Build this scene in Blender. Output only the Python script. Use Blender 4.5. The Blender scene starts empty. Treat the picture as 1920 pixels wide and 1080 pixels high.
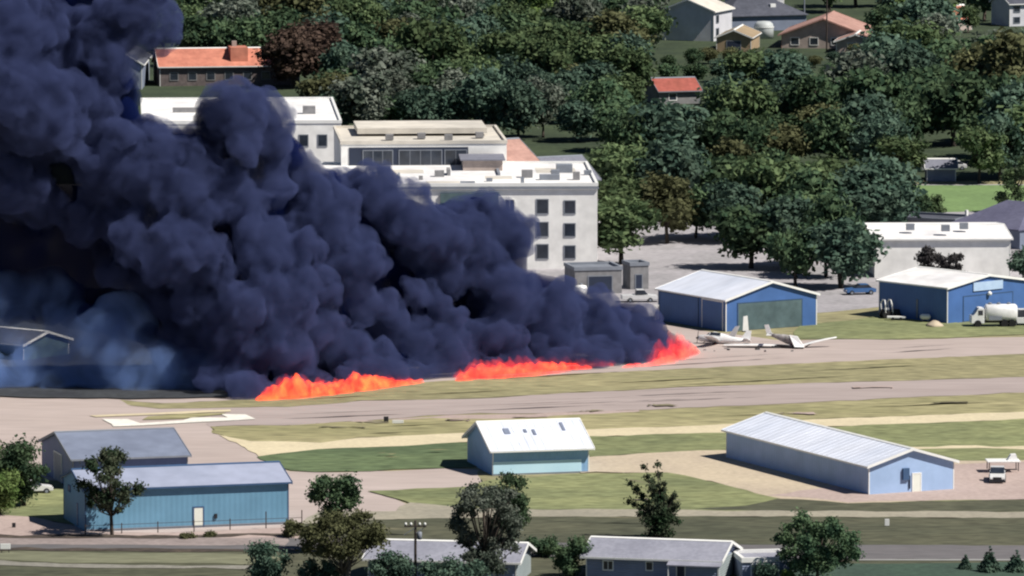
import bpy, bmesh, math, random
from mathutils import Vector, Matrix, noise
R = math.radians
scene = bpy.context.scene
COL = scene.collection

# ---------------------------------------------------------------- camera
CAM_H, FPX, TANP = 112.0, 13600.0, 0.10743
PITCH = math.atan(TANP)
cam_data = bpy.data.cameras.new("camera")
cam = bpy.data.objects.new("camera", cam_data); COL.objects.link(cam)
cam.location = (0, 0, CAM_H)
cam.rotation_euler = (math.pi/2 - PITCH, 0, 0)
cam_data.sensor_width = 36; cam_data.lens = 36*FPX/1920
cam_data.clip_start = 1; cam_data.clip_end = 20000
scene.camera = cam
# ---------------------------------------------------------------- sky + sun
SUN_EL, SUN_AZ = 50, 24          # azimuth: degrees from +X towards the camera
world = bpy.data.worlds.new("World"); scene.world = world; world.use_nodes = True
nt = world.node_tree; nt.nodes.clear()
sky = nt.nodes.new("ShaderNodeTexSky"); sky.sky_type = 'NISHITA'; sky.sun_disc = False
sky.altitude = 3500; sky.dust_density = 0.1; sky.ozone_density = 3.0; sky.air_density = 0.8
sky.sun_elevation = R(SUN_EL); sky.sun_rotation = R(90+SUN_AZ)
bg = nt.nodes.new("ShaderNodeBackground"); bg.inputs[1].default_value = 0.05
wo = nt.nodes.new("ShaderNodeOutputWorld")
nt.links.new(sky.outputs[0], bg.inputs[0]); nt.links.new(bg.outputs[0], wo.inputs[0])
sl = bpy.data.lights.new("sun", 'SUN'); sl.energy = 5.0; sl.angle = R(0.55); sl.color = (1.0, 0.95, 0.87)
sun = bpy.data.objects.new("sun", sl); COL.objects.link(sun)
sd = Vector((math.cos(R(SUN_EL))*math.cos(R(SUN_AZ)), -math.cos(R(SUN_EL))*math.sin(R(SUN_AZ)), math.sin(R(SUN_EL))))
sun.rotation_euler = sd.to_track_quat('Z', 'Y').to_euler(); sun.location = (60, 700, 200)
scene.view_settings.view_transform = 'Standard'; scene.view_settings.look = 'None'
scene.view_settings.exposure = 0.36; scene.view_settings.gamma = 1.0
scene.render.engine = 'CYCLES'
scene.cycles.use_denoising = True
scene.cycles.max_bounces = 6; scene.cycles.volume_bounces = 1
scene.cycles.transparent_max_bounces = 12
scene.cycles.filter_width = 2.2

# ---------------------------------------------------------------- helpers
rng = random.Random(7)
def ray(px, py):
    a = (px-960)/FPX; b = -(py-540)/FPX
    return Vector((a, math.cos(PITCH)+b*math.sin(PITCH), -math.sin(PITCH)+b*math.cos(PITCH)))
def G(px, py, z=0.0):
    r = ray(px, py); t = (z-CAM_H)/r.z
    return Vector((r.x*t, r.y*t, z))
def P(px, py, Y):
    r = ray(px, py); t = Y/r.y
    return Vector((r.x*t, Y, CAM_H+r.z*t))
def tag(o, label=None, cat=None, group=None, kind=None):
    if label: o['label'] = label
    if cat: o['category'] = cat
    if group: o['group'] = group
    if kind: o['kind'] = kind
    return o
def empty(name, loc, rz=0.0, **k):
    o = bpy.data.objects.new(name, None); COL.objects.link(o)
    o.location = loc; o.rotation_euler = (0, 0, rz); o.empty_display_size = 1
    return tag(o, **k)

# ---------------------------------------------------------------- materials
def nodes_mat(name):
    m = bpy.data.materials.new(name); m.use_nodes = True
    n = m.node_tree.nodes; n.clear()
    out = n.new("ShaderNodeOutputMaterial")
    return m, m.node_tree, out
def mat(name, col, col2=None, scale=1.0, rough=0.85, stripes=None, bump=0.0, metal=0.0, fine=None, stretch=None, vcol=None, spec=0.3, obj_rand=0.0, sss=0.0):
    """procedural surface: two-colour noise, optional ribs (stripes=(axis, period)), bump"""
    m, t, out = nodes_mat(name); N = t.nodes; L = t.links
    p = N.new("ShaderNodeBsdfPrincipled"); L.new(p.outputs[0], out.inputs[0])
    p.inputs['Roughness'].default_value = rough; p.inputs['Metallic'].default_value = metal
    p.inputs['Specular IOR Level'].default_value = spec
    tc = N.new("ShaderNodeTexCoord"); src = tc.outputs['Object']
    if stretch:
        mp = N.new("ShaderNodeMapping"); mp.inputs['Scale'].default_value = stretch
        L.new(src, mp.inputs[0]); nsrc = mp.outputs[0]
    else: nsrc = src
    nz = N.new("ShaderNodeTexNoise"); nz.inputs['Scale'].default_value = scale; nz.inputs['Detail'].default_value = 6
    nz.inputs['Roughness'].default_value = 0.62
    L.new(nsrc, nz.inputs['Vector'])
    cr = N.new("ShaderNodeValToRGB"); cr.color_ramp.elements[0].position = .36; cr.color_ramp.elements[1].position = .64
    c2 = col2 or tuple(c*0.82 for c in col)
    cr.color_ramp.elements[0].color = (*c2, 1); cr.color_ramp.elements[1].color = (*col, 1)
    L.new(nz.outputs[0], cr.inputs[0]); colout = cr.outputs[0]
    if fine:
        fz = N.new("ShaderNodeTexNoise"); fz.inputs['Scale'].default_value = fine[0]; fz.inputs['Detail'].default_value = 4
        L.new(nsrc, fz.inputs['Vector'])
        mr = N.new("ShaderNodeMapRange"); mr.inputs[1].default_value = .3; mr.inputs[2].default_value = .7
        mr.inputs[3].default_value = 1-fine[1]; mr.inputs[4].default_value = 1+fine[1]*.6
        L.new(fz.outputs[0], mr.inputs[0])
        mx = N.new("ShaderNodeVectorMath"); mx.operation = 'SCALE'
        L.new(colout, mx.inputs[0]); L.new(mr.outputs[0], mx.inputs['Scale']); colout = mx.outputs[0]
    if obj_rand:
        oi = N.new("ShaderNodeObjectInfo"); mr = N.new("ShaderNodeMapRange")
        mr.inputs[3].default_value = 1-obj_rand; mr.inputs[4].default_value = 1+obj_rand
        L.new(oi.outputs['Random'], mr.inputs[0])
        mx = N.new("ShaderNodeVectorMath"); mx.operation = 'SCALE'
        L.new(colout, mx.inputs[0]); L.new(mr.outputs[0], mx.inputs['Scale']); colout = mx.outputs[0]
    L.new(colout, p.inputs['Base Color'])
    if stripes:
        wv = N.new("ShaderNodeTexWave"); wv.wave_type = 'BANDS'; wv.bands_direction = stripes[0]
        wv.inputs['Scale'].default_value = 1.0/stripes[1]*0.314*1.0
        L.new(src, wv.inputs['Vector'])
        b = N.new("ShaderNodeBump"); b.inputs['Strength'].default_value = stripes[2] if len(stripes) > 2 else .5
        b.inputs['Distance'].default_value = .12
        L.new(wv.outputs[0], b.inputs['Height']); L.new(b.outputs[0], p.inputs['Normal'])
    elif bump:
        b = N.new("ShaderNodeBump"); b.inputs['Strength'].default_value = bump; b.inputs['Distance'].default_value = .15
        bz = N.new("ShaderNodeTexNoise"); bz.inputs['Scale'].default_value = scale*6; L.new(nsrc, bz.inputs['Vector'])
        L.new(bz.outputs[0], b.inputs['Height']); L.new(b.outputs[0], p.inputs['Normal'])
    return m
def smoke_mat(name, scat, absn, dens, wisp=None):
    m, t, out = nodes_mat(name)
    v = t.nodes.new("ShaderNodeVolumePrincipled")
    v.inputs['Color'].default_value = (*scat, 1); v.inputs['Density'].default_value = dens
    v.inputs['Absorption Color'].default_value = (*absn, 1)
    t.links.new(v.outputs[0], out.inputs['Volume'])
    if wisp:
        N = t.nodes; L = t.links
        tc = N.new("ShaderNodeTexCoord"); nz = N.new("ShaderNodeTexNoise"); nz.inputs['Scale'].default_value = wisp[0]; nz.inputs['Detail'].default_value = 4
        nz.inputs['Roughness'].default_value = .6; nz.inputs['Distortion'].default_value = .6
        L.new(tc.outputs['Object'], nz.inputs['Vector'])
        mr = N.new("ShaderNodeMapRange"); mr.inputs[1].default_value = wisp[1]; mr.inputs[2].default_value = wisp[2]; mr.inputs[3].default_value = dens*wisp[3]; mr.inputs[4].default_value = dens
        L.new(nz.outputs[0], mr.inputs[0]); L.new(mr.outputs[0], v.inputs['Density'])
    return m
# ---------------------------------------------------------------- mesh helpers
def link_bm(name, bm, m, parent=None, smooth=False, **k):
    me = bpy.data.meshes.new(name)
    bmesh.ops.recalc_face_normals(bm, faces=bm.faces)
    bm.to_mesh(me); bm.free()
    for mm in (m if isinstance(m, (list, tuple)) else [m]): me.materials.append(mm)
    if smooth:
        for p in me.polygons: p.use_smooth = True
    o = bpy.data.objects.new(name, me); COL.objects.link(o)
    if parent: o.parent = parent
    return tag(o, **k)
def box(bm, x0, x1, y0, y1, z0, z1, mi=0):
    v = [bm.verts.new(p) for p in ((x0,y0,z0),(x1,y0,z0),(x1,y1,z0),(x0,y1,z0),(x0,y0,z1),(x1,y0,z1),(x1,y1,z1),(x0,y1,z1))]
    for f in ((0,3,2,1),(4,5,6,7),(0,1,5,4),(1,2,6,5),(2,3,7,6),(3,0,4,7)):
        bm.faces.new([v[i] for i in f]).material_index = mi
def prism(bm, prof, x0, x1, axis='x', caps=True, mi=0):
    """prof: list of 2-D points; extruded along axis"""
    def mk(a, p): return (a, p[0], p[1]) if axis == 'x' else (p[0], a, p[1]) if axis == 'y' else (p[0], p[1], a)
    a = [bm.verts.new(mk(x0, p)) for p in prof]; b = [bm.verts.new(mk(x1, p)) for p in prof]
    n = len(prof)
    for i in range(n): bm.faces.new((a[i], a[(i+1) % n], b[(i+1) % n], b[i])).material_index = mi
    if caps: bm.faces.new(a[::-1]).material_index = mi; bm.faces.new(b).material_index = mi
def tube(bm, pts, rads, seg=8, cap=True):
    pts = [Vector(p) for p in pts]; rings = []
    if not isinstance(rads, (list, tuple)): rads = [rads]*len(pts)
    for i, p in enumerate(pts):
        d = (pts[min(i+1, len(pts)-1)]-pts[max(i-1, 0)]).normalized()
        q = d.to_track_quat('Z', 'Y')
        rings.append([bm.verts.new(p + q @ Vector((math.cos(2*math.pi*k/seg)*rads[i], math.sin(2*math.pi*k/seg)*rads[i], 0))) for k in range(seg)])
    for a, b in zip(rings, rings[1:]):
        for k in range(seg): bm.faces.new((a[k], a[(k+1) % seg], b[(k+1) % seg], b[k]))
    if cap: bm.faces.new(rings[0][::-1]); bm.faces.new(rings[-1])
def lathe(bm, prof, seg=16, c=(0,0,0)):
    rings = [[bm.verts.new((c[0]+r*math.cos(2*math.pi*k/seg), c[1]+r*math.sin(2*math.pi*k/seg), c[2]+z)) for k in range(seg)] for r, z in prof]
    for a, b in zip(rings, rings[1:]):
        for k in range(seg): bm.faces.new((a[k], a[(k+1) % seg], b[(k+1) % seg], b[k]))
    bm.faces.new(rings[0][::-1]); bm.faces.new(rings[-1])
def loft(bm, secs, seg=12, power=2.0):
    """secs: (x, cy, cz, halfwidth, halfheight) superellipse rings along x"""
    rings = []
    for x, cy, cz, hw, hh in secs:
        rg = []
        for k in range(seg):
            a = 2*math.pi*k/seg; c, s = math.cos(a), math.sin(a)
            rg.append(bm.verts.new((x, cy+hw*math.copysign(abs(c)**(2/power), c), cz+hh*math.copysign(abs(s)**(2/power), s))))
        rings.append(rg)
    for a, b in zip(rings, rings[1:]):
        for k in range(seg): bm.faces.new((a[k], a[(k+1) % seg], b[(k+1) % seg], b[k]))
    bm.faces.new(rings[0][::-1]); bm.faces.new(rings[-1])
SHEET = [0]
def sheet(name, pts, m, level, jit=.35, step=2.5, kind='structure', **k):
    """flat ground polygon traced on the ground plane, with a slightly ragged edge"""
    W = [G(*p) if len(p) == 2 else Vector(p) for p in pts]; out = []
    rr = random.Random(len(pts)*7+level)
    for i in range(len(W)):
        a, b = W[i], W[(i+1) % len(W)]; n = max(1, min(160, int((b-a).length/step)))
        for j in range(n):
            q = a.lerp(b, j/n)
            out.append((q.x+rr.uniform(-jit, jit), q.y+rr.uniform(-jit, jit)*1.6))
    bm = bmesh.new(); f = bm.faces.new([bm.verts.new((x, y, level*.012)) for x, y in out])
    if f.normal.z < 0: bmesh.ops.reverse_faces(bm, faces=[f])
    f.normal_update()
    if f.calc_area() and f.normal.z < 0: f.normal_flip()
    bmesh.ops.triangulate(bm, faces=bm.faces[:])
    me = bpy.data.meshes.new(name); bm.to_mesh(me); bm.free(); me.materials.append(m)
    o = bpy.data.objects.new(name, me); COL.objects.link(o)
    return tag(o, kind=kind, **k)
def frame_of(A, B):
    a, b = G(*A), G(*B); d = b-a
    return a, d.length, math.atan2(d.y, d.x)
# ---------------------------------------------------------------- buildings
def opening(parent, face, u, z, w, h, L, W, m_pane, m_frame, name='window', out=.05, bars=0, label=None):
    """a framed window or door on one face of a building in local axes; the pane or leaf is its own sub-part"""
    def T(uu, d, zz):
        return {'front': (uu, -d, zz), 'back': (L-uu, W+d, zz), 'start': (-d, W-uu, zz), 'end': (L+d, uu, zz)}[face]
    def bx(bm, u0, u1, z0, z1, d0, d1):
        a, b = T(u0, d0, z0), T(u1, d1, z1)
        box(bm, *sorted((a[0], b[0])), *sorted((a[1], b[1])), *sorted((a[2], b[2])))
    t = min(.14, w*.14)
    bm = bmesh.new()
    bx(bm, u-t, u, z-t*(name == 'window'), z+h+t, .002, out+.03); bx(bm, u+w, u+w+t, z-t*(name == 'window'), z+h+t, .002, out+.03)
    bx(bm, u, u+w, z+h, z+h+t, .002, out+.03)
    if name == 'window': bx(bm, u, u+w, z-t, z, .002, out+.05)
    for i in range(bars): bx(bm, u+w*(i+1)/(bars+1)-.04, u+w*(i+1)/(bars+1)+.04, z, z+h, .002, out+.02)
    fr = link_bm(name, bm, m_frame, parent)
    if label: fr['label'] = label
    bm = bmesh.new(); bx(bm, u+.004, u+w-.004, z+.004, z+h-.004, .003, out)
    link_bm('pane' if name == 'window' else 'leaf', bm, m_pane, fr)
    return fr
def gabled(name, label, cat, A, B, W, h, rise, mw, mr, mt, ov=.4, og=.35, group=None, hip=0, ribs=0, th=.14, trim=True):
    a, L, rz = frame_of(A, B)
    root = empty(name, a, rz, label=label, cat=cat, group=group)
    bm = bmesh.new()
    if hip:
        box(bm, 0, L, 0, W, -.3, h)
    else:
        prism(bm, [(0,-.3),(0,h),(W/2,h+rise),(W,h),(W,-.3)], 0, L)
    link_bm('wall', bm, mw, root)
    bm = bmesh.new(); sl_ = rise/(W/2); z0 = .03
    if hip:
        hr = hip
        e = [(-og,-ov),(L+og,-ov),(L+og,W+ov),(-og,W+ov)]; ze = h+z0
        lo = [bm.verts.new((x,y,ze)) for x,y in e]; up = [bm.verts.new((x,y,ze+th)) for x,y in e]
        r0 = bm.verts.new((hr,W/2,ze+th+rise)); r1 = bm.verts.new((L-hr,W/2,ze+th+rise))
        for f in ([lo[3],lo[2],lo[1],lo[0]],[up[0],up[1],r1,r0],[up[1],up[2],r1],[up[2],up[3],r0,r1],[up[3],up[0],r0]): bm.faces.new(f)
        for i in range(4): bm.faces.new((lo[i],lo[(i+1)%4],up[(i+1)%4],up[i]))
    else:
        ye, ze = -ov, h-ov*sl_+z0
        prism(bm, [(ye,ze),(ye,ze+th),(W/2,h+rise+z0+th),(W-ye,ze+th),(W-ye,ze),(W/2,h+rise+z0)], -og, L+og)
        if ribs:
            n = int((L+2*og)/ribs)
            for i in range(n+1):
                x = -og+.05+i*(L+2*og-.1)/n
                for s in (0, 1):
                    y0, y1 = (ye+.02, W/2-.1) if s == 0 else (W-ye-.02, W/2+.1)
                    za, zb = ze+th+.0+.02*sl_, h+rise+z0+th-.1*sl_
                    v = [bm.verts.new(p) for p in ((x-.04,y0,za-.03),(x+.04,y0,za-.03),(x+.04,y1,zb-.03),(x-.04,y1,zb-.03),(x-.02,y0,za+.03),(x+.02,y0,za+.03),(x+.02,y1,zb+.03),(x-.02,y1,zb+.03))]
                    for f in ((0,3,2,1),(4,5,6,7),(0,1,5,4),(1,2,6,5),(2,3,7,6),(3,0,4,7)): bm.faces.new([v[k] for k in f])
    rf = link_bm('roof', bm, mr, root)
    if trim and not hip:
        for x0, x1 in ((-og-.09, -og-.003), (L+og+.003, L+og+.09)):
            bm = bmesh.new()
            prism(bm, [(ye-.05,ze-.12),(ye-.05,ze+th+.05),(W/2,h+rise+z0+th+.05),(W-ye+.05,ze+th+.05),(W-ye+.05,ze-.12),(W/2,h+rise+z0-.12)], x0, x1)
            link_bm('rake_trim', bm, mt, rf)
        for y0, y1 in ((ye-.12, ye-.003), (W-ye+.003, W-ye+.12)):
            bm = bmesh.new(); box(bm, -og, L+og, y0, y1, ze-.06, ze+th-.01); link_bm('gutter', bm, mt, rf)
        bm = bmesh.new(); zr = h+rise+z0+th+.015
        prism(bm, [(W/2-.3,zr-.3*sl_),(W/2-.3,zr-.3*sl_+.05),(W/2,zr+.07),(W/2+.3,zr-.3*sl_+.05),(W/2+.3,zr-.3*sl_),(W/2,zr)], -og, L+og)
        link_bm('ridge_cap', bm, mt, rf)
        c = .12
        for x, y in ((-.03,-.03),(L+.03-c,-.03),(-.03,W+.03-c),(L+.03-c,W+.03-c)):
            bm = bmesh.new(); box(bm, x, x+c, y, y+c, 0, h-.05); link_bm('corner_trim', bm, mt, root)
    return root, L, W
def block(name, label, cat, A, B, D, h, mw, mr, mt, group=None):
    """flat-roofed block with parapet"""
    a, L, rz = frame_of(A, B)
    root = empty(name, a, rz, label=label, cat=cat, group=group)
    bm = bmesh.new(); box(bm, 0, L, 0, D, -.3, h); link_bm('wall', bm, mw, root)
    bm = bmesh.new(); box(bm, .3, L-.3, .3, D-.3, h+.01, h+.16)
    link_bm('roof', bm, mr, root)
    bm = bmesh.new()
    for b in ((-.12,L+.12,-.12,.28),(-.12,L+.12,D-.28,D+.12),(-.12,.28,.28,D-.28),(L-.28,L+.12,.28,D-.28)): box(bm, *b, h+.005, h+.5)
    link_bm('parapet', bm, mt, root)
    return root, L, D
def sub(root, name, m, *boxes, label=None):
    bm = bmesh.new()
    for b in boxes: box(bm, *b)
    o = link_bm(name, bm, m, root)
    if label: o['label'] = label
    return o
# ---------------------------------------------------------------- trees
def leaf_mat(name, c1, c2, rnd=.25):
    m, t, out = nodes_mat(name); N = t.nodes; L = t.links
    tc = N.new("ShaderNodeTexCoord"); nz = N.new("ShaderNodeTexNoise"); nz.inputs['Scale'].default_value = .55; nz.inputs['Detail'].default_value = 5
    L.new(tc.outputs['Object'], nz.inputs['Vector'])
    cr = N.new("ShaderNodeValToRGB"); cr.color_ramp.elements[0].position = .38; cr.color_ramp.elements[1].position = .62
    cr.color_ramp.elements[0].color = (*c1, 1); cr.color_ramp.elements[1].color = (*c2, 1); L.new(nz.outputs[0], cr.inputs[0])
    oi = N.new("ShaderNodeObjectInfo"); mr = N.new("ShaderNodeMapRange"); mr.inputs[3].default_value = 1-rnd; mr.inputs[4].default_value = 1+rnd
    L.new(oi.outputs['Random'], mr.inputs[0])
    sc_ = N.new("ShaderNodeVectorMath"); sc_.operation = 'SCALE'; L.new(cr.outputs[0], sc_.inputs[0]); L.new(mr.outputs[0], sc_.inputs['Scale'])
    d = N.new("ShaderNodeBsdfDiffuse"); tr = N.new("ShaderNodeBsdfTranslucent"); mx = N.new("ShaderNodeMixShader"); mx.inputs[0].default_value = .25
    L.new(sc_.outputs[0], d.inputs[0]); L.new(sc_.outputs[0], tr.inputs[0]); L.new(d.outputs[0], mx.inputs[1]); L.new(tr.outputs[0], mx.inputs[2])
    L.new(mx.outputs[0], out.inputs[0])
    return m
def leaves(name, blobs, n, size, m, rs, parent):
    """many leaf-spray faces spread over a set of ellipsoid clumps"""
    vs, fs = [], []
    tot = sum(b[1]**2 for b in blobs)
    for c, r, sz in blobs:
        c = Vector(c)
        for k in range(int(n*r*r/tot)):
            d = Vector((rs.gauss(0,1), rs.gauss(0,1), rs.gauss(0,1))).normalized()
            q = c + Vector((d.x*r, d.y*r, d.z*r*sz))*min(1.45, .25+abs(rs.gauss(0,.55)))
            nrm = (d*.7 + Vector((rs.gauss(0,.6), rs.gauss(0,.6), rs.gauss(0,.6)+.25))).normalized()
            t1 = nrm.cross(Vector((rs.gauss(0,1), rs.gauss(0,1), rs.gauss(0,1)))).normalized(); t2 = nrm.cross(t1)
            s1 = size*rs.uniform(.6,1.4); s2 = s1*rs.uniform(.5,1)
            i = len(vs)
            vs += [q-t1*s1, q+t2*s2-t1*s1*.2, q+t1*s1, q-t2*s2*.8+t1*s1*.3]; fs.append((i,i+1,i+2,i+3))
    me = bpy.data.meshes.new(name); me.from_pydata([tuple(v) for v in vs], [], fs); me.materials.append(m)
    o = bpy.data.objects.new(name, me); COL.objects.link(o); o.parent = parent
    return o
def trunk(H, r, rs, m, parent, tips, bare=.3, forks=1, name='trunk'):
    bm = bmesh.new()
    top = Vector((rs.uniform(-.2,.2)*H*.2, rs.uniform(-.1,.1)*H*.2, H*.75))
    stems = [Vector((0,0,0))] if forks == 1 else [Vector((rs.uniform(-.3,.3)*forks*.5, rs.uniform(-.3,.3), 0)) for _ in range(forks)]
    for s in stems:
        tp = top + Vector((s.x*5, s.y*5, 0))
        mid = s.lerp(tp, .5)+Vector((rs.uniform(-.25,.25), rs.uniform(-.25,.25), 0))
        tube(bm, [s-Vector((0,0,.2)), s+Vector((0,0,.3)), mid, tp], [r*1.35, r, r*.7, r*.2], 7)
    for c in tips:
        c = Vector(c); f = max(bare, min(.9, c.z/H*.6)); st = top*f
        st = stems[rs.randrange(len(stems))].lerp(top, f)
        md = st.lerp(c, .5)+Vector((0,0,-.15*(c-st).length*.5))
        tube(bm, [st, md, c], [r*.42, r*.28, r*.08], 5)
    return link_bm(name, bm, m, parent, smooth=True)
def broad_blobs(rs, H, Wd, crown0, n, big):
    out = []
    cz = (H+crown0)/2; hz = (H-crown0)/2
    for k in range(n):
        for _ in range(30):
            x, y, z = rs.uniform(-1,1), rs.uniform(-1,1), rs.uniform(-1,1)
            q = x*x+y*y+z*z
            if q < 1 and q > .15: break
        r = big*rs.uniform(.6, 1.15)
        out.append(((x*(Wd/2-r*.7), y*(Wd/2-r*.7), cz+z*(hz-r*.6)), r, rs.uniform(.7,.95)))
    return out
def make_tree(name, label, cat, loc, H, Wd, crown0, n, big, leafn, lsize, ml, mb, seed, group=None, r=.2, blobs=None, forks=1, rz=0):
    rs = random.Random(seed)
    root = empty(name, loc, rz, label=label, cat=cat, group=group)
    bl = blobs or broad_blobs(rs, H, Wd, crown0, n, big)
    trunk(H, r, rs, mb, root, [b[0] for b in bl], forks=forks)
    leaves('crown', bl, leafn, lsize, ml, rs, root)
    return root
def make_conifer(name, label, cat, loc, H, Wd, ml, mb, seed, leafn=2500, lsize=.18, group=None):
    rs = random.Random(seed); root = empty(name, loc, 0, label=label, cat=cat, group=group)
    bm = bmesh.new(); tube(bm, [(0,0,-.1),(0,0,H*.5),(0,0,H*.97)], [H*.025, H*.015, .02], 7); link_bm('trunk', bm, mb, root)
    bl = []
    nl = 9
    for i in range(nl):
        t = i/(nl-1); z = H*(.1+.85*t); rr = Wd/2*(1-t)**.9+.06
        k = max(1, int(6*(1-t)+1))
        for j in range(k):
            a = 2*math.pi*j/k+i; br = max(.1, rr*.45)
            bl.append(((math.cos(a)*(rr-br*.6), math.sin(a)*(rr-br*.6), z), br, .6))
    leaves('crown', bl, leafn, lsize, ml, rs, root)
    return root
def copy_tree(o, parent=None):
    c = o.copy(); COL.objects.link(c)
    if parent: c.parent = parent
    for ch in list(o.children): copy_tree(ch, c)
    return c
# ================================================================ MATERIALS
g_dry  = mat("dry grass", (.31,.28,.155), (.23,.215,.12), .05, 1, stretch=(.35,1,1), fine=(1.0,.4))
g_gold = mat("golden grass", (.35,.315,.175), (.25,.235,.12), .06, 1, stretch=(.3,1,1), fine=(1.0,.4))
g_green= mat("green grass", (.135,.18,.085), (.085,.12,.06), .09, 1, stretch=(.4,1,1), fine=(1.1,.4))
g_lime = mat("lawn", (.24,.255,.12), (.155,.175,.085), .08, 1, stretch=(.5,1,1), fine=(1.0,.38))
g_dark = mat("dark grass", (.095,.095,.06), (.065,.07,.045), .08, 1, stretch=(.4,1,1), fine=(1.1,.4))
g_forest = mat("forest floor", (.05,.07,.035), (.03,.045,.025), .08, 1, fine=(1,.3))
g_park = mat("park lawn", (.17,.26,.10), (.13,.2,.08), .1, 1, fine=(1,.2))
r_ramp = mat("ramp asphalt", (.44,.37,.345), (.39,.325,.30), .035, .95, stretch=(.3,1.2,1), fine=(.5,.1))
r_run  = mat("runway asphalt", (.38,.32,.305), (.33,.275,.26), .04, .95, stretch=(.2,1.5,1), fine=(.6,.12))
r_path = mat("cream gravel", (.62,.54,.37), (.52,.45,.31), .09, 1, fine=(1.5,.12))
r_pink = mat("pinkish gravel", (.44,.35,.32), (.37,.29,.265), .07, 1, fine=(1.6,.15))
r_sand = mat("sandy gravel", (.50,.42,.31), (.42,.35,.27), .07, 1, fine=(1.6,.14))
r_road = mat("road asphalt", (.15,.14,.145), (.12,.115,.12), .08, .95, stretch=(.3,1,1), fine=(1.5,.15))
r_pale = mat("pale road", (.33,.30,.235), (.27,.25,.2), .1, 1, fine=(1.6,.15))
r_lot  = mat("concrete yard", (.36,.34,.36), (.28,.27,.28), .12, .95, fine=(1,.2))
r_curb = mat("soil", (.085,.065,.05), (.05,.04,.035), .3, 1, fine=(1.1,.4))
m_mark = mat("white marking paint", (.80,.78,.72), (.66,.64,.58), .3, .8, fine=(2,.12))
w_blue = mat("teal blue steel siding", (.14,.29,.42), (.125,.265,.385), .25, .55, stripes=('X', .6, .1), fine=(.4,.08))
w_pale = mat("pale blue steel siding", (.34,.46,.68), (.31,.43,.64), .2, .55, stripes=('X', .6, .18), fine=(.4,.08))
w_mid  = mat("sky blue steel siding", (.24,.41,.63), (.22,.38,.59), .2, .55, stripes=('X', .6, .18), fine=(.4,.08))
w_navy = mat("navy blue steel siding", (.065,.145,.36), (.055,.125,.31), .25, .5, stripes=('X', .6, .1), fine=(.4,.1))
w_slate= mat("slate blue steel siding", (.12,.165,.30), (.10,.14,.26), .25, .6, stripes=('X', .6, .1), fine=(.4,.1))
f_white= mat("white painted steel roof", (.72,.75,.84), (.6,.64,.74), .12, .4, fine=(.6,.12), stretch=(1,.3,1))
f_blue = mat("pale lilac steel roof", (.33,.36,.47), (.28,.31,.41), .1, .45, fine=(.6,.1))
f_grey = mat("grey blue steel roof", (.20,.23,.31), (.165,.19,.26), .1, .5, fine=(.6,.12))
f_flat = mat("white roof membrane", (.85,.84,.82), (.66,.65,.66), .07, .7, fine=(.5,.14))
f_cream= mat("cream roof membrane", (.68,.63,.55), (.5,.47,.42), .07, .7, fine=(.5,.14))
f_sal  = mat("salmon roof tiles", (.56,.22,.15), (.44,.16,.11), .3, .8, stripes=('Y', .5, .4), fine=(1,.15))
f_pinkt= mat("faded red shingles", (.42,.25,.21), (.33,.19,.16), .3, .9, fine=(1.5,.15))
f_dark = mat("charcoal shingles", (.085,.09,.115), (.06,.065,.085), .25, .9, fine=(1.5,.2))
f_slate= mat("slate purple shingles", (.12,.12,.185), (.1,.1,.16), .2, .9, fine=(1.5,.15))
f_lilac= mat("grey lilac shingles", (.20,.205,.25), (.165,.17,.21), .3, .9, fine=(2,.14))
f_tan  = mat("tan shingles", (.33,.25,.16), (.26,.2,.13), .3, .9, fine=(2,.14))
t_white= mat("white trim", (.80,.80,.78), (.72,.72,.70), .5, .5)
t_blue = mat("dark blue trim", (.05,.1,.2), None, .5, .5)
t_grey = mat("grey trim", (.22,.24,.28), None, .5, .6)
s_white= mat("white siding", (.62,.62,.66), (.54,.54,.58), .3, .8, stripes=('Z', .25, .35), fine=(.7,.08))
s_grey = mat("grey blue siding", (.20,.23,.31), (.17,.2,.27), .3, .8, stripes=('Z', .25, .35), fine=(.7,.1))
s_stuc = mat("white stucco", (.88,.87,.84), (.76,.75,.73), .12, .9, fine=(.6,.12))
s_brown= mat("brown block wall", (.16,.13,.125), (.11,.09,.09), .3, .9, fine=(1.5,.25))
s_tan  = mat("tan stucco", (.36,.27,.17), (.3,.22,.14), .3, .9, fine=(1,.15))
s_pink = mat("pale pink stucco", (.45,.37,.33), (.36,.3,.27), .3, .9, fine=(1,.15))
s_teal = mat("weathered teal cladding", (.10,.15,.16), (.07,.11,.12), .3, .7, fine=(.8,.2))
s_conc = mat("grey concrete", (.25,.245,.25), (.19,.19,.2), .3, .9, fine=(1,.2))
glass  = mat("dark window glass", (.035,.045,.065), (.015,.02,.03), .4, .15, spec=.6)
d_white= mat("white door paint", (.72,.73,.66), (.66,.67,.6), .5, .6)
d_dark = mat("dark door paint", (.03,.04,.07), None, .5, .5)
m_dark = mat("dark machinery", (.03,.03,.035), (.02,.02,.022), 1, .5)
m_rub  = mat("black rubber", (.015,.015,.016), None, 1, .8)
m_alu  = mat("white aircraft paint", (.80,.80,.80), (.70,.70,.70), .4, .35, fine=(2,.1))
m_alug = mat("scorched aircraft skin", (.45,.43,.42), (.18,.17,.17), .6, .6, fine=(2,.4))
m_red  = mat("red paint", (.35,.05,.05), None, .5, .4)
m_car1 = mat("blue car paint", (.06,.14,.32), None, .5, .3)
m_car2 = mat("white car paint", (.7,.7,.7), None, .5, .3)
m_car3 = mat("silver car paint", (.33,.35,.38), None, .5, .3)
m_wood = mat("weathered pole wood", (.07,.055,.05), (.045,.035,.03), 1.5, .9, stretch=(1,1,.2))
bark   = mat("bark", (.075,.06,.05), (.045,.036,.03), 2, .95, stretch=(1,1,.3))
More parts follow.
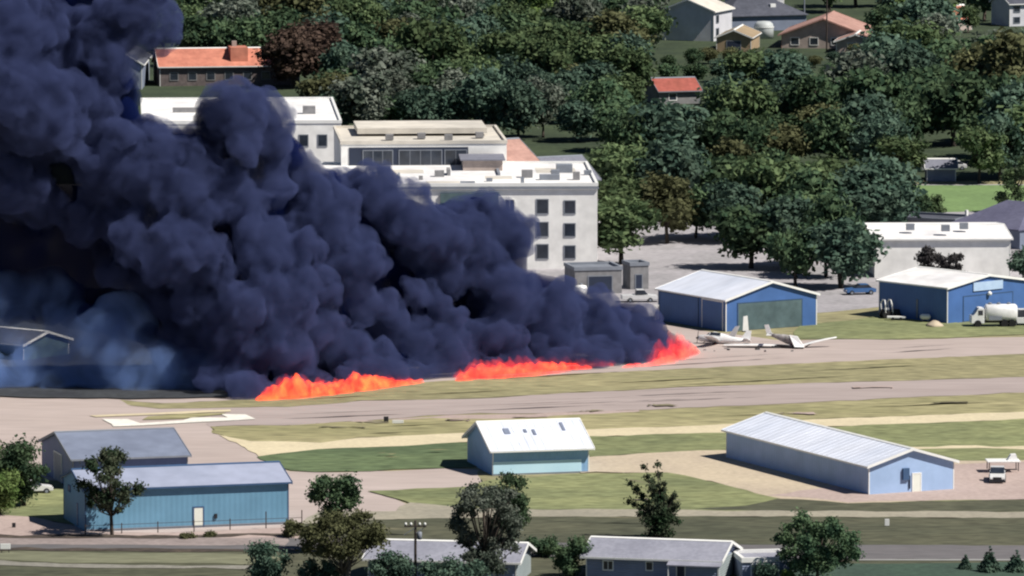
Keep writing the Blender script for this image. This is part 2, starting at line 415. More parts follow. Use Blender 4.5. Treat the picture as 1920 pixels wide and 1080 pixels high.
bark_p = mat("pale bark", (.22,.2,.18), (.12,.105,.095), 1.5, .95, stretch=(1,1,.3))
L_dark = leaf_mat("dark green leaves", (0.042,0.078,0.047), (0.104,0.153,0.081))
L_mid  = leaf_mat("mid green leaves", (0.060,0.096,0.048), (0.138,0.186,0.090))
L_teal = leaf_mat("bluish green leaves", (0.045,0.081,0.062), (0.110,0.163,0.119))
L_olive= leaf_mat("olive leaves", (0.072,0.078,0.039), (0.156,0.163,0.085))
L_lite = leaf_mat("light green leaves", (0.078,0.130,0.039), (0.182,0.247,0.091))
L_brown= leaf_mat("brownish leaves", (.05,.035,.03), (.10,.07,.055))
L_coral= leaf_mat("coral blossoms", (0.286,0.117,0.078), (0.546,0.247,0.169))
L_grey = leaf_mat("grey green leaves", (0.072,0.094,0.072), (0.186,0.208,0.172))

# ================================================================ GROUND
bm = bmesh.new(); v = [bm.verts.new(p) for p in ((-4000,-600,0),(4000,-600,0),(4000,9000,0),(-4000,9000,0))]; bm.faces.new(v)
link_bm("ground", bm, g_dry, kind='structure')
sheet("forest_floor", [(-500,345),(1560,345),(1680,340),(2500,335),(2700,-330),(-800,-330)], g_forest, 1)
sheet("smoke_shadow_ground", [(-700,747),(-100,746),(0,746),(240,749),(340,748),(420,746),(700,700),(560,560),(-700,500)], mat("smoke-shadowed grass", (.05,.055,.06), (.03,.033,.04), .1, 1, fine=(1,.3)), 15)  # ground darkened by colour where the plume's shadow lies
sheet("yard", [(-500,610),(1000,600),(1500,590),(1660,575),(2400,560),(2500,346),(-600,346)], r_lot, 1)
g_mow = mat("mown grass streak", (.26,.25,.125), (.2,.19,.1), .08, 1, stretch=(.2,1,1), fine=(1.0,.35))
rs_ = random.Random(31)
def streaks(rows, m, lv, n, x0=420, x1=1980):
    """long thin mowing and tyre streaks lying along the strips"""
    for k in range(n):
        (ax, ay), (bx, by) = rows[k % len(rows)]
        t0 = rs_.uniform(0, .8); t1 = min(1, t0+rs_.uniform(.08,.3)); o_ = rs_.uniform(-9, 9); w_ = rs_.uniform(.5,1.3)
        xa, ya = ax+(bx-ax)*t0, ay+(by-ay)*t0+o_; xb, yb = ax+(bx-ax)*t1, ay+(by-ay)*t1+o_
        sheet("worn_streak", [(xa,ya),((xa+xb)/2,(ya+yb)/2-w_*.6),(xb,yb),((xa+xb)/2,(ya+yb)/2+w_)], m, lv+k, jit=.12, step=1.5)
streaks([((560,752),(1900,682)),((560,812),(1900,757)),((700,860),(850,858))], g_mow, 30, 14)
streaks([((420,784),(1900,722)),((700,726),(1900,648))], mat("tyre darkened asphalt", (.25,.21,.2), (.21,.175,.165), .3, 1, fine=(1,.2)), 50, 9)
streaks([((1150,900),(1350,945)),((1000,905),(1300,950)),((900,985),(1900,1008)),((560,1000),(900,1010))], mat("dry streak", (.19,.175,.11), (.14,.13,.08), .3, 1, fine=(1,.35)), 60, 12)
sheet("park_lawn", [(1655,399),(1900,396),(2400,390),(2400,346),(1660,348)], g_park, 2)
sheet("ramp", [(-700,1010),(-700,600),(600,600),(1180,600),(1365,626),(1480,640),(1560,637),(1700,637),(2500,618),(2500,640),(1920,664),(1640,676),(1320,690),(1084,701),(916,711),(800,717),(640,735),(488,749),(300,757),(225,750),(240,760),(300,766),(470,764),(600,757),(560,763),(600,800),(536,796),(420,797),(398,801),(400,812),(428,822),(470,828),(600,831),(672,822),(861,814),(862,831),(735,838),(596,844),(490,853),(484,858),(514,873),(546,883),(587,886),(653,885),(735,883),(829,879),(900,880),(900,914),(694,922),(735,935),(766,945),(760,974),(750,976),(560,984),(545,1000),(300,1008),(160,1004),(0,970),(-200,965)], r_ramp, 2)
sheet("runway", [(400,768),(536,763),(680,752),(900,748),(1017,740),(1315,725),(1920,707),(2500,690),(2500,716),(1920,736),(1320,764),(1030,775),(900,775),(800,780),(680,790),(536,797),(390,800)], r_run, 3)
sheet("runway_verge_soil", [(536,798),(680,791),(800,781),(900,776),(1030,776),(1200,769),(1200,772),(1030,782),(940,786),(800,787),(700,791),(560,800)], r_pink, 4, jit=.8)
sheet("verge_grass", [(300,757),(488,749),(640,735),(800,717),(916,711),(1084,701),(1320,690),(1640,676),(1920,664),(2500,640),(2500,690),(1920,707),(1315,725),(1017,740),(900,748),(680,752),(536,763),(300,767),(238,760)], g_dry, 5, kind='structure')
sheet("infield_grass", [(398,801),(536,798),(680,791),(800,785),(950,786),(1100,778),(1320,766),(1920,737),(2500,717),(2500,760),(1920,773),(1525,787),(1355,797),(1113,806),(861,814),(672,822),(600,831),(472,828),(428,822),(404,812)], g_gold, 6)
sheet("gravel_taxiway", [(484,856),(404,812),(428,822),(472,828),(600,831),(672,822),(861,814),(1113,806),(1355,797),(1525,787),(1920,773),(2500,760),(2500,772),(1920,787),(1553,801),(1355,812),(1113,820),(861,831),(735,838),(596,844)], r_path, 7)
sheet("green_grass_patch", [(483,857),(540,849),(596,844),(735,838),(861,831),(900,832),(900,876),(829,878),(735,882),(653,885),(587,885),(546,882),(514,872)], g_green, 8)
sheet("middle_grass", [(1060,823),(1113,820),(1355,812),(1553,801),(1920,787),(2500,772),(2500,862),(1920,864),(1792,866),(1500,852),(1355,845),(1200,852),(1119,857),(1060,858)], g_lime, 8)
sheet("grass_track", [(1600,846),(1780,836),(1920,839),(2400,836),(2400,840),(1920,845),(1780,842),(1640,850)], r_path, 9, jit=.6)
sheet("hangar_apron", [(1090,860),(1119,857),(1200,852),(1355,845),(1500,852),(1792,866),(1920,864),(2500,862),(2500,930),(1920,938),(1730,942),(1587,946),(1462,937),(1420,928),(1355,909),(1254,888),(1113,887),(1090,888)], r_sand, 9)
sheet("pink_gravel", [(1640,900),(1790,872),(1920,867),(2500,862),(2500,930),(1920,937),(1730,941),(1587,943),(1440,930),(1560,915)], r_pink, 10)
sheet("front_lawn", [(694,922),(870,915),(925,900),(1113,889),(1254,888),(1355,909),(1420,928),(1462,937),(1587,946),(1730,942),(1920,938),(2500,930),(2500,962),(1920,962),(1420,960),(1009,957),(861,954),(766,944)], g_lime, 11)
sheet("lawn_dark_edge", [(1462,937),(1587,945),(1730,942),(1920,938),(2500,930),(2500,962),(1920,962),(1420,960),(1300,957),(1400,950)], g_dark, 12)
sheet("lane", [(740,960),(766,944),(861,954),(1009,957),(1420,960),(1920,962),(2500,962),(2500,974),(1920,974),(1420,971),(996,972),(861,974),(750,976),(560,984),(600,960)], r_pale, 13)
sheet("field", [(545,1000),(560,985),(750,976),(861,974),(996,972),(1420,971),(1920,974),(2500,974),(2600,1300),(-800,1300),(-700,1003),(0,1003)], g_dark, 14)
sheet("bare_ground", [(-400,958),(0,968),(60,972),(110,985),(160,998),(300,1003),(560,990),(560,1012),(0,1012),(-400,1012)], r_pink, 15)
sheet("highway", [(-500,1009),(200,1010),(560,1012),(1000,1020),(1500,1026),(1920,1025),(2500,1024),(2500,1050),(1920,1052),(1500,1052),(1000,1046),(560,1036),(200,1033),(-500,1033)], r_road, 16)
sheet("roadside_strip", [(-400,1010),(0,1010),(540,1012),(540,1026),(0,1024),(-400,1024)], mat("roadside gravel", (.30,.25,.24), (.24,.2,.19), .2, 1, fine=(1.5,.2)), 17)
sheet("ditch_soil", [(-400,1030),(0,1030),(560,1033),(560,1038),(0,1036),(-400,1036)], r_curb, 17, jit=.5)
sheet("ditch_soil", [(-400,1005),(40,1007),(300,1007),(560,1003),(560,1006),(300,1012),(40,1011),(-400,1010)], r_curb, 18, jit=.6)
sheet("roadside_grass", [(-400,1038),(0,1038),(520,1042),(540,1062),(100,1058),(0,1052),(-400,1050)], mat("roadside grass", (.20,.20,.13), (.15,.155,.10), .1, 1, stretch=(.3,1,1), fine=(1.5,.25)), 17)
sheet("footpath", [(-400,1054),(0,1055),(120,1062),(520,1065),(520,1070),(120,1067),(0,1062),(-400,1061)], mat("worn path", (.24,.23,.2), (.2,.19,.165), .2, 1, fine=(1.5,.2)), 18)
sheet("road_edge_line", [(1400,1051.3),(1500,1052),(1920,1052),(2400,1050),(2400,1052.4),(1920,1054.4),(1500,1054.4),(1400,1053.7)], mat("kerb concrete", (.3,.3,.29), None, .3, .9), 18, jit=.05)
sheet("foreground_grass", [(1350,1060),(1920,1058),(2500,1056),(2500,1200),(1350,1200)], mat("dark green grass", (.05,.085,.06), (.04,.065,.05), .1, 1, fine=(1.5,.25)), 17)  # darker green grass below the road edge
sheet("hangar_grass", [(1500,612),(1600,600),(1640,594),(1800,606),(1960,590),(2400,585),(2400,618),(1920,628),(1700,637),(1560,637),(1480,636)], g_lime, 6)
sheet("white_marking", [(193,787),(238,787),(262,795),(345,789.5),(362,784.5),(425,784),(414,778),(462,778),(481,787),(420,791),(340,795),(262,799),(215,801)], m_mark, 9, jit=.15)
sheet("white_marking", [(168,780.5),(300,775),(432,769),(430,773),(300,779),(178,783.5)], r_path, 9, jit=.15)
sheet("grass_island", [(280,782),(345,778),(420,775),(412,779),(345,786),(262,789)], g_gold, 9, jit=.3)
sheet("grass_wedge", [(-300,905),(60,900),(160,905),(160,990),(60,972),(0,968),(-300,958)], g_lime, 9)
m_pt = mat("thin olive grass", (.21,.19,.12), (.17,.15,.1), .3, 1, fine=(1.1,.4))
for k, (x, y, w) in enumerate([(700,793,60),(1000,783,80),(1110,772,40),(860,790,50),(1240,762,60),(1640,728,80),(640,803,90),(1500,778,70),(1780,758,60),(1230,940,80),(1660,842,90)]):
    pts = [(x+.6*w*math.cos(a*math.pi/7)*(.6+.4*((a*7+k) % 5)/4), y+1.5*math.sin(a*math.pi/7)*(.5+.5*((a*5+k) % 4)/3)) for a in range(14)]
    sheet("soil_patch", pts, r_pink if k % 2 else m_pt, 12+k, jit=.5, step=.8)

# ================================================================ AIRFIELD BUILDINGS
# teal building bottom left
rt, L, W = gabled("metal_building", "long teal-blue metal building with one white door, behind the leafy roadside tree", "metal building",
    (160,998), (541,983), 11, 4.7, 1.45, w_blue, f_blue, t_blue, ov=.35, og=.3)
opening(rt, 'front', 12.3, 0.1, 1.0, 2.15, L, W, d_white, t_blue, 'door', .05)
opening(rt, 'start', 7.0, .3, .35, 2.4, L, W, t_white, t_blue, 'window', .05)
opening(rt, 'start', 2.6, 3.6, .9, .5, L, W, t_grey, t_blue, 'window', .05)
sub(rt, 'base_flashing', t_grey, (0,L,-.06,-.004,0,.3))
sub(rt, 'meter_box', m_dark, (14.6,14.9,-.2,-.004,1.0,1.5))
# grey-blue barn behind it
rt, L, W = gabled("barn", "grey-blue barn with a broad steep roof, behind the teal building", "barn",
    (137,920), (352,912), 17, 3.6, 2.0, w_slate, f_grey, t_grey, ov=.4, og=.3)
opening(rt, 'start', 7, .1, 4, 3.2, L, W, t_grey, t_white, 'door', .06)
# middle hangar
rt, L, W = gabled("hangar", "small white-roofed blue hangar in the middle of the grass", "hangar",
    (924,892), (1104,886), 12.3, 3.1, 2.35, w_mid, f_white, t_white, ov=.75, og=.45, ribs=.9)
sub(rt, 'base_flashing', t_grey, (0,L,-.05,-.004,0,.18))
sub(rt, 'sunlit_strip', mat("pale blue sunlit wall", (.50,.72,.84), (.45,.67,.8), .3, .5), (.05,L-.9,-.07,-.006,.19,1.62), label="paler blue strip painted in for sunlight on the lower wall")  # sunlit wall below the eave shadow, put into a paler colour
for x, y, w, l in ((2.2,3.0,.7,1.2),(4.6,3.2,.35,.7),(5.6,2.6,.35,1.2),(9.3,3.4,.35,1.8)):
    a, b = 3.1+2.35/6.15*y, 3.1+2.35/6.15*(y+l)
    bm = bmesh.new(); vv = [bm.verts.new(p) for p in ((x,y,a+.19),(x+w,y,a+.19),(x+w,y+l,b+.19),(x,y+l,b+.19),(x,y,a+.27),(x+w,y,a+.27),(x+w,y+l,b+.27),(x,y+l,b+.27))]
    for f in ((0,3,2,1),(4,5,6,7),(0,1,5,4),(1,2,6,5),(2,3,7,6),(3,0,4,7)): bm.faces.new([vv[i] for i in f])
    link_bm('roof_panel', bm, f_grey, rt)
# long hangar
rt, L, W = gabled("hangar", "long low white-roofed hangar with a pale blue gable end at right", "hangar",
    (1362,859), (1629,929), 11.0, 3.35, 1.65, w_pale, f_white, t_white, ov=.4, og=.4, ribs=1.2)
opening(rt, 'end', 5.7, .05, .95, 2.1, L, W, d_white, t_white, 'door', .05)
sub(rt, 'downpipe', d_dark, (L+.03,L+.16,5.15,5.3,.5,2.0))
sub(rt, 'wall_hose_reel', t_blue, (L+.03,L+.3,4.3,5.1,1.55,2.9))
# right navy hangar
rt, L, W = gabled("hangar", "navy blue hangar with a pale sign on its gable, at the right edge", "hangar",
    (1648,592), (1776,607), 16, 4.9, 1.25, w_navy, f_flat, t_white, ov=.25, og=.25)
sg = sub(rt, 'sign_board', mat("pale sign board", (.42,.55,.72), (.36,.48,.66), .8, .5), (L+.02,L+.16,5.0,10.8,4.15,5.35))
opening(rt, 'end', 3.2, .1, 9.6, 3.4, L, W, w_navy, t_blue, 'door', .05)
bm = bmesh.new(); lathe(bm, [(.05,0),(.3,.1),(.34,.4),(.1,.62)], 10, (L+.3,8,3.35)); link_bm('gable_lamp', bm, t_white, rt, smooth=True)
opening(rt, 'front', 7.4, .3, .3, 2.6, L, W, t_grey, t_blue, 'window', .05)
# hangar behind wrecks
rt, L, W = gabled("hangar", "dark blue hangar with tall side doors behind the wrecked aircraft", "hangar",
    (1234,600), (1361,622), 15, 4.3, 2.1, w_navy, f_white, t_white, ov=.3, og=.3)
opening(rt, 'front', .5, .05, 9.6, 3.9, L, W, w_navy, t_blue, 'door', .05)
opening(rt, 'front', 11.2, .05, 5.0, 3.9, L, W, w_navy, t_white, 'door', .05)
opening(rt, 'end', 2.0, .05, 10.5, 3.7, L, W, s_teal, t_blue, 'door', .05)
# ================================================================ BIG WHITE COMPLEX
r1, L, D = block("office_block", "large white flat-roofed block with a column of dark windows, right behind the smoke", "building",
    (560,506), (1120,504), 36, 12.3, s_stuc, f_flat, t_white)
for z in (1.6,4.9,8.3): opening(r1, 'front', 35.3, z, 1.6, 2.0, L, D, glass, t_grey, 'window', .06)
opening(r1, 'front', 30.6, 8.6, 1.3, 1.7, L, D, glass, t_white, 'window', .06, bars=1)
for x, z in ((30.8,5.0),(39.4,8.3),(39.4,4.9),(26,8.4),(39.4,1.6)): opening(r1, 'front', x, z, 1.5, 1.8, L, D, glass, t_grey, 'window', .06)
sub(r1, 'teal_panel', s_teal, (21,29.6,-.35,-.01,.3,11.3), label="dark teal cladding panel on the front wall")
sub(r1, 'cornice', t_grey, (-.2,L+.2,-.35,-.13,11.9,12.2))
sub(r1, 'roof_annex', s_pink, (25,31,24,33,12.5,14.0))
sub(r1, 'annex_roof', f_lilac, (24.6,31.4,23.6,33.4,14.01,14.2))
for x, y, w, d, h in ((20.5,14,1.4,1.4,.9),(22.4,16,.5,4,.9),(36,8,3,1.4,.8),(33.5,12,1.6,1.6,1.1),(12,20,2,2,1),(39,20,2.4,2.4,1.2),(18,9,.6,.6,.6),(41,8,1,1,1.2)):
    sub(r1, 'rooftop_unit', s_conc if w < 2 else t_grey, (x,x+w,y,y+d,12.47,12.47+h))
r2, L, D = block("glazed_block", "flat-roofed block with a dark glazed front strip, between two white roofs", "building",
    (640,463), (950,461), 28, 15.7, s_stuc, f_cream, f_cream)
sub(r2, 'dark_facade', d_dark, (1.2,19.4,-.1,-.01,11.4,15.2))
for x, w, b in ((3.4,4.4,2),(8.9,6.4,3),(15.9,3.2,1)): opening(r2, 'front', x, 11.8, w, 2.9, L, D, glass, t_grey, 'window', .16, bars=b)
sub(r2, 'roof_step', f_cream, (3,23,12,26,16.25,17.1))
for x, y in ((7,4),(12,6),(16,3),(21,7)): sub(r2, 'rooftop_unit', s_conc, (x,x+1.2,y,y+1.5,16.0,16.8))
r3, L, D = block("long_white_block", "long white flat-roofed block below the salmon-roofed building, left of the trees", "building",
    (268,404), (640,402), 46, 14.6, s_stuc, f_flat, t_white)
for k in range(6): opening(r3, 'front', 13+k*3, 11, 1.3, 1.7, L, D, glass, t_grey, 'window', .06)
for x, y, w, d, h in ((12,6,2.2,2,1),(5,20,6,.4,.8),(20,28,1.2,1.2,1),(26,16,2,2,1.2)): sub(r3, 'rooftop_unit', s_conc, (x,x+w,y,y+d,14.77,14.77+h))
for x, y, w, d, h in ((28,6,.9,.9,.5),(15,12,.3,6,.3),(24,3,2.2,.3,.35),(30,16,.4,9,.35),(38,14,1.2,2.2,.9),(43,16,1.1,1.1,.7),(33,3,.5,.5,.9),(9,6,3,.3,.3)): sub(r1, 'roof_duct', t_grey, (x,x+w,y,y+d,12.47,12.47+h))
for x, y, w, d in ((19,4,5,3),(28,10,4,5),(36,20,6,8),(14,20,5,6)): sub(r1, 'roof_patch', f_cream, (x,x+w,y,y+d,12.465,12.48))
# pink gabled hall right of the glazed block
rt, L, W = gabled("brick_hall", "pinkish hall with a low grey gable roof, right of the glazed block", "building",
    (880,452), (1010,444), 13, 11.5, 3.2, s_pink, f_pinkt, t_grey, ov=.5)
rt, L, W = gabled("shed_roofed_house", "grey-roofed house half hidden behind the right end of the white block", "house",
    (1000,436), (1120,430), 12, 8, 3, s_conc, f_lilac, t_grey, ov=.5)
# small buildings left of the dark blue hangar
ra, L, D = block("equipment_shed", "low grey equipment shed at the smoke's right edge", "shed", (1078,552), (1166,550), 7, 3.4, s_conc, t_grey, t_grey)
opening(ra, 'front', 2.0, .3, 3.4, 2.2, L, D, d_dark, t_grey, 'door', .05)
bm = bmesh.new(); lathe(bm, [(.3,0),(.85,.1),(.95,1.2),(.8,1.55),(.2,1.7)], 16); 
tk = empty("water_tank", G(1089,556), label="round white tank in front of the low grey shed", cat="tank")
link_bm('tank_shell', bm, t_white, tk, smooth=True)
bm = bmesh.new(); lathe(bm, [(.25,1.7),(.25,1.9)], 12); link_bm('lid', bm, t_grey, tk)
ra, L, D = block("utility_cabin", "tall narrow grey cabin between the shed and the dark blue hangar", "cabin", (1182,543), (1216,542), 4, 3.4, s_conc, t_grey, t_grey)
opening(ra, 'front', .8, .1, .9, 2.0, L, D, d_dark, t_grey, 'door', .05)
# ================================================================ UPPER TOWN
rt, L, W = gabled("row_building", "long low building with a bright salmon roof above the white block", "building",
    (300,162), (562,159), 13, 3.9, 2.9, s_brown, f_sal, t_white, ov=.5)
for k in range(7): opening(rt, 'front', 2+k*3.6, 1.2, 1.5, 1.4, L, W, glass, s_conc, 'window', .06)
ch = sub(rt, 'chimney', s_pink, (14.6,15.5,4.2,5.2,5.6,8.4))
sub(rt, 'raised_roof_bay', f_sal, (14,17.4,1.2,6.5,4.3,7.35))
rt, L, W = gabled("smoke_veiled_house", "dark gabled house with white roof edges at the smoke's upper edge", "house",
    (266,168), (280,150), 11.5, 5, 3.4, s_grey, f_dark, t_white, ov=.5)
rt, L, W = gabled("white_house", "tall white gabled house at the top, right of the wooded rise", "house",
    (1338,78), (1372,71), 11.5, 6.4, 2.3, s_white, f_cream, t_white, ov=.5, og=.5)
opening(rt, 'front', 1.5, 1.0, 1.6, 1.6, L, W, glass, t_grey, 'window', .06)
opening(rt, 'front', 1.5, 3.9, 1.6, 1.5, L, W, glass, t_grey, 'window', .06)
rt, L, W = gabled("dark_roofed_house", "large house with a charcoal hip roof behind the salmon-gabled one", "house",
    (1362,60), (1512,56), 16, 3.2, 3.6, s_grey, f_dark, t_grey, ov=.6, hip=6)
sub(rt, 'roof_vent', t_white, (11.5,12.7,3,4,4.8,5.6))
rt, L, W = gabled("garage", "small tan garage with a pale roof edge below the white gabled house", "garage",
    (1408,98), (1424,88), 7.2, 3.0, 1.5, s_tan, f_tan, t_white, ov=.35)
opening(rt, 'start', 2.2, .05, 2.8, 2.2, L, W, d_dark, t_grey, 'door', .05)
rt = empty("domed_tank", G(1432,72), label="pale domed tank between the tan garage and the salmon-gabled house", cat="tank")
bm = bmesh.new(); lathe(bm, [(2.1,0),(2.1,2.4),(1.95,3.1),(1.4,3.6),(.2,3.75)], 24); link_bm('tank_shell', bm, mat("pale tank steel", (.5,.53,.53), None, .4, .5), rt, smooth=True)
bm = bmesh.new(); lathe(bm, [(2.2,2.35),(2.2,2.5)], 24); link_bm('rim', bm, t_white, rt)
rt, L, W = gabled("salmon_gabled_house", "wide pale house with a faded salmon gable facing the camera, at the top right", "house",
    (1622,92), (1640,78), 17.5, 2.9, 3.3, s_pink, f_pinkt, f_pinkt, ov=.7, og=.7)
for u in (2,6,10.5,14): opening(rt, 'start', u, .8, 1.6, 1.4, L, W, glass, t_white, 'window', .06)
rt, L, W = gabled("house_wing", "low pinkish wing with its own gable beside the salmon-gabled house", "house",
    (1640,100), (1648,93), 8, 2.4, 1.4, s_pink, f_pinkt, t_white, ov=.5, og=.5)
opening(rt, 'start', 2.5, .5, 2.6, 1.5, L, W, glass, t_white, 'window', .06)
rt, L, W = gabled("small_red_roofed_house", "small grey house with a red roof in the middle of the wood", "house",
    (1236,196), (1312,194), 8, 2.6, 2.0, s_conc, mat("red roof", (.36,.10,.08), (.28,.08,.06), .3, .9, fine=(1,.2)), t_grey, ov=.5)
opening(rt, 'front', 2, .8, 1.4, 1.2, L, W, glass, t_white, 'window', .06)
rt, L, W = gabled("corner_house", "white house cut by the top right corner", "house", (1893,50), (1960,48), 9, 5, 2, s_white, f_dark, t_white, ov=.5)
opening(rt, 'front', 1.0, 3.2, 1.4, 1.2, L, W, glass, t_grey, 'window', .06); opening(rt, 'front', 1.0, .8, 1.4, 1.2, L, W, glass, t_grey, 'window', .06)
rt, L, W = gabled("far_salmon_house", "small coral-roofed house among trees near the top right corner", "house", (1790,58), (1822,56), 6, 2.6, 2.6, s_pink, f_sal, t_white, ov=.4)
rt, L, W = gabled("lilac_roofed_house", "pale lilac roof rising behind the charcoal hip roof at the top edge", "house", (1395,15), (1470,13), 11, 3, 3, s_white, f_lilac, t_white, ov=.5)
rt, L, W = gabled("slate_roofed_house", "broad house with a slate purple hip roof behind the white hall", "house",
    (1786,456), (1912,468), 15, 2.9, 3.4, s_grey, f_slate, t_grey, ov=.7, hip=4.5)
sub(rt, 'roof_vent', t_white, (.5,.9,2.2,2.6,3.7,5.0))
ra, L, D = block("low_grey_annex", "low grey flat annex left of the slate-roofed house", "annex", (1672,440), (1790,446), 8, 2.4, s_conc, f_dark, t_grey)
rt, L, W = gabled("white_hall", "broad bright white hall right behind the navy hangar", "hall",
    (1640,521), (1894,520), 24, 5.6, .9, s_stuc, f_flat, t_white, ov=.3, og=.3)
for x, y in ((10,2),(13,5),(5,4)): sub(rt, 'rooftop_unit', t_grey, (x,x+1.2,y,y+1,6.6,7.5))
# park behind: small far buildings
rt, L, W = gabled("park_shelter", "pale low shelter at the far edge of the park lawn", "shelter", (1738,340), (1792,340), 6, 2.2, 1.2, s_grey, f_lilac, t_white, ov=.4)
rt, L, W = gabled("dark_house", "dark house with a pale roof edge at the left, veiled by smoke", "house", (-60,668), (44,678), 9, 2.2, 1.3, s_teal, f_dark, t_white, ov=.5)
# ================================================================ FOREGROUND HOUSES
f_h = mat("sun-bleached grey shingles", (.27,.275,.33), (.225,.23,.28), .25, .9, fine=(2,.12))
s_h = mat("pale blue grey siding", (.25,.29,.41), (.22,.26,.37), .3, .8, stripes=('Z', .25, .35), fine=(.7,.1))
s_e = mat("pale green grey siding", (.30,.34,.35), (.26,.3,.31), .3, .8, stripes=('Z', .25, .35), fine=(.7,.1))
rt, L, W = gabled("bungalow", "grey-roofed bungalow with two small front windows, right of the bottom centre", "house",
    (1099,1088), (1347,1097), 9, 2.55, 1.3, s_h, f_h, t_white, ov=.45, og=.5)
opening(rt, 'front', 1.9, 1.25, .95, .85, L, W, glass, t_white, 'window', .06, bars=1)
opening(rt, 'front', 6.5, 1.35, .65, .8, L, W, glass, t_white, 'window', .06)
opening(rt, 'front', 9.8, .1, .8, 2.0, L, W, d_dark, t_white, 'door', .06)
bm = bmesh.new(); prism(bm, [(-1.5,2.05),(-1.5,2.17),(-.4,2.5),(-.4,2.38)], 9.0, L+.5); link_bm('porch_roof', bm, f_h, rt)
bm = bmesh.new(); box(bm, 9.1,9.2,-1.45,-1.35,0,2.04); box(bm, L+.3,L+.4,-1.45,-1.35,0,2.04); link_bm('porch_post', bm, t_white, rt)
bm = bmesh.new(); box(bm, L+.004, L+.05, .02, W-.02, .02, 2.5); link_bm('end_cladding', bm, s_e, rt)
rt, L, W = gabled("bungalow", "bungalow with a long bleached roof behind the power pole and the tall dark tree", "house",
    (690,1092), (968,1099), 9, 2.5, 1.3, s_h, f_h, t_white, ov=.45, og=.5)
opening(rt, 'front', 3.2, 1.2, .9, .9, L, W, glass, t_grey, 'window', .06)
opening(rt, 'front', 6.4, .2, 2.0, 2.1, L, W, d_dark, t_grey, 'door', .06)
bm = bmesh.new(); box(bm, L+.004, L+.05, .02, W-.02, .02, 2.45); link_bm('end_cladding', bm, s_e, rt)
ra, L, D = block("low_garage", "low pale garage at the right end of the bungalow", "garage", (1392,1092), (1482,1090), 6, 2.1, s_h, f_h, t_white)
opening(ra, 'front', 1.0, .05, 2.8, 1.8, L, D, t_grey, t_white, 'door', .05)
# ================================================================ VEHICLES AND AIRCRAFT
def make_plane(name, label, loc, rz, broken=False, m=m_alu, tail=True, wing=(True, True), high=True, fus=True, group=None, tilt=(0,0)):
    rt = empty(name, loc, rz, label=label, cat="aeroplane", group=group)
    if tilt != (0,0): rt.rotation_euler = (tilt[0], tilt[1], rz)
    zf = 1.15
    bm = bmesh.new()
    loft(bm, [(2.35,0,zf-.1,.28,.28),(2.15,0,zf-.08,.48,.42),(1.2,0,zf-.02,.58,.5),(.9,0,zf+.12,.6,.66),(.2,0,zf+.22,.62,.74),(-.9,0,zf+.15,.58,.66),(-2.2,0,zf+.1,.36,.42),(-4.6,0,zf+.22,.09,.16)], 14, 2.6)
    fu = link_bm('fuselage', bm, m, rt, smooth=True)
    zw = zf+.95 if high else zf-.35
    for s, on in ((1, wing[0]), (-1, wing[1])):
        if not on: continue
        bm = bmesh.new()
        def sec(y, c, x0, t):
            return [bm.verts.new(p) for p in ((x0,y,zw+.02),(x0-c*.12,y,zw+t),(x0-c*.5,y,zw+t*.9),(x0-c,y,zw+.02),(x0-c*.5,y,zw-.03),(x0-c*.12,y,zw-.04))]
        a = sec(s*.05, 1.62, .85, .12); b = sec(s*3.2, 1.6, .85, .11); c = sec(s*5.4, 1.15, .72, .07)
        for p, q in ((a,b),(b,c)):
            for i in range(6): bm.faces.new((p[i], p[(i+1)%6], q[(i+1)%6], q[i]))
        bm.faces.new(a); bm.faces.new(c)
        link_bm('wing', bm, m, rt)
        if high and on:
            bm = bmesh.new(); tube(bm, [(.35,s*.55,zf-.2),(.3,s*2.6,zw-.02)], .05, 6); link_bm('wing_strut', bm, m, rt)
    if tail:
        bm = bmesh.new(); prism(bm, [(-3.4,zf+.3),(-4.1,zf+1.55),(-4.75,zf+1.55),(-4.7,zf+.2)], -.05, .05, 'y'); link_bm('tail_fin', bm, m, rt)
        bm = bmesh.new(); prism(bm, [(-3.75,-.1),(-4.05,-1.65),(-4.6,-1.65),(-4.75,0),(-4.6,1.65),(-4.05,1.65),(-3.75,.1)], zf+.2, zf+.28, 'z'); link_bm('tailplane', bm, m, rt)
    bm = bmesh.new(); loft(bm, [(1.12,0,zf+.48,.5,.1),(.86,0,zf+.55,.585,.25),(.84,0,zf+.55,.59,.25)], 14, 3); link_bm('windscreen', bm, glass, rt)
    bm = bmesh.new(); box(bm, -.7,.7,-.635,-.6,zf+.42,zf+.8); box(bm, -.7,.7,.6,.635,zf+.42,zf+.8); link_bm('side_window', bm, glass, rt)
    bm = bmesh.new(); loft(bm, [(2.3,0,zf-.1,.26,.26),(2.45,0,zf-.1,.22,.22),(2.72,0,zf-.1,.04,.04)], 10); link_bm('spinner', bm, m_dark, rt)
    bm = bmesh.new(); box(bm, 2.44,2.5,-.07,.07,zf-.1,zf+.85); box(bm, 2.44,2.5,-.07,.07,zf-1.05,zf-.1); link_bm('propeller', bm, m_dark, rt)
    for x, y, r in ((-.1,1.05,.26),(-.1,-1.05,.26),(1.7,0,.22)):
        bm = bmesh.new(); w = Matrix.Translation((x,y,r)) @ Matrix.Rotation(math.pi/2, 4, 'X')
        bmesh.ops.create_cone(bm, cap_ends=True, segments=14, radius1=r, radius2=r, depth=.16, matrix=w)
        wh = link_bm('wheel', bm, m_rub, rt)
        bm = bmesh.new(); tube(bm, [(x, y*.97, r+.02), (x*.8, y*.45, zf-.35)], .05, 6); link_bm('gear_leg', bm, m_dark, rt)
    return rt
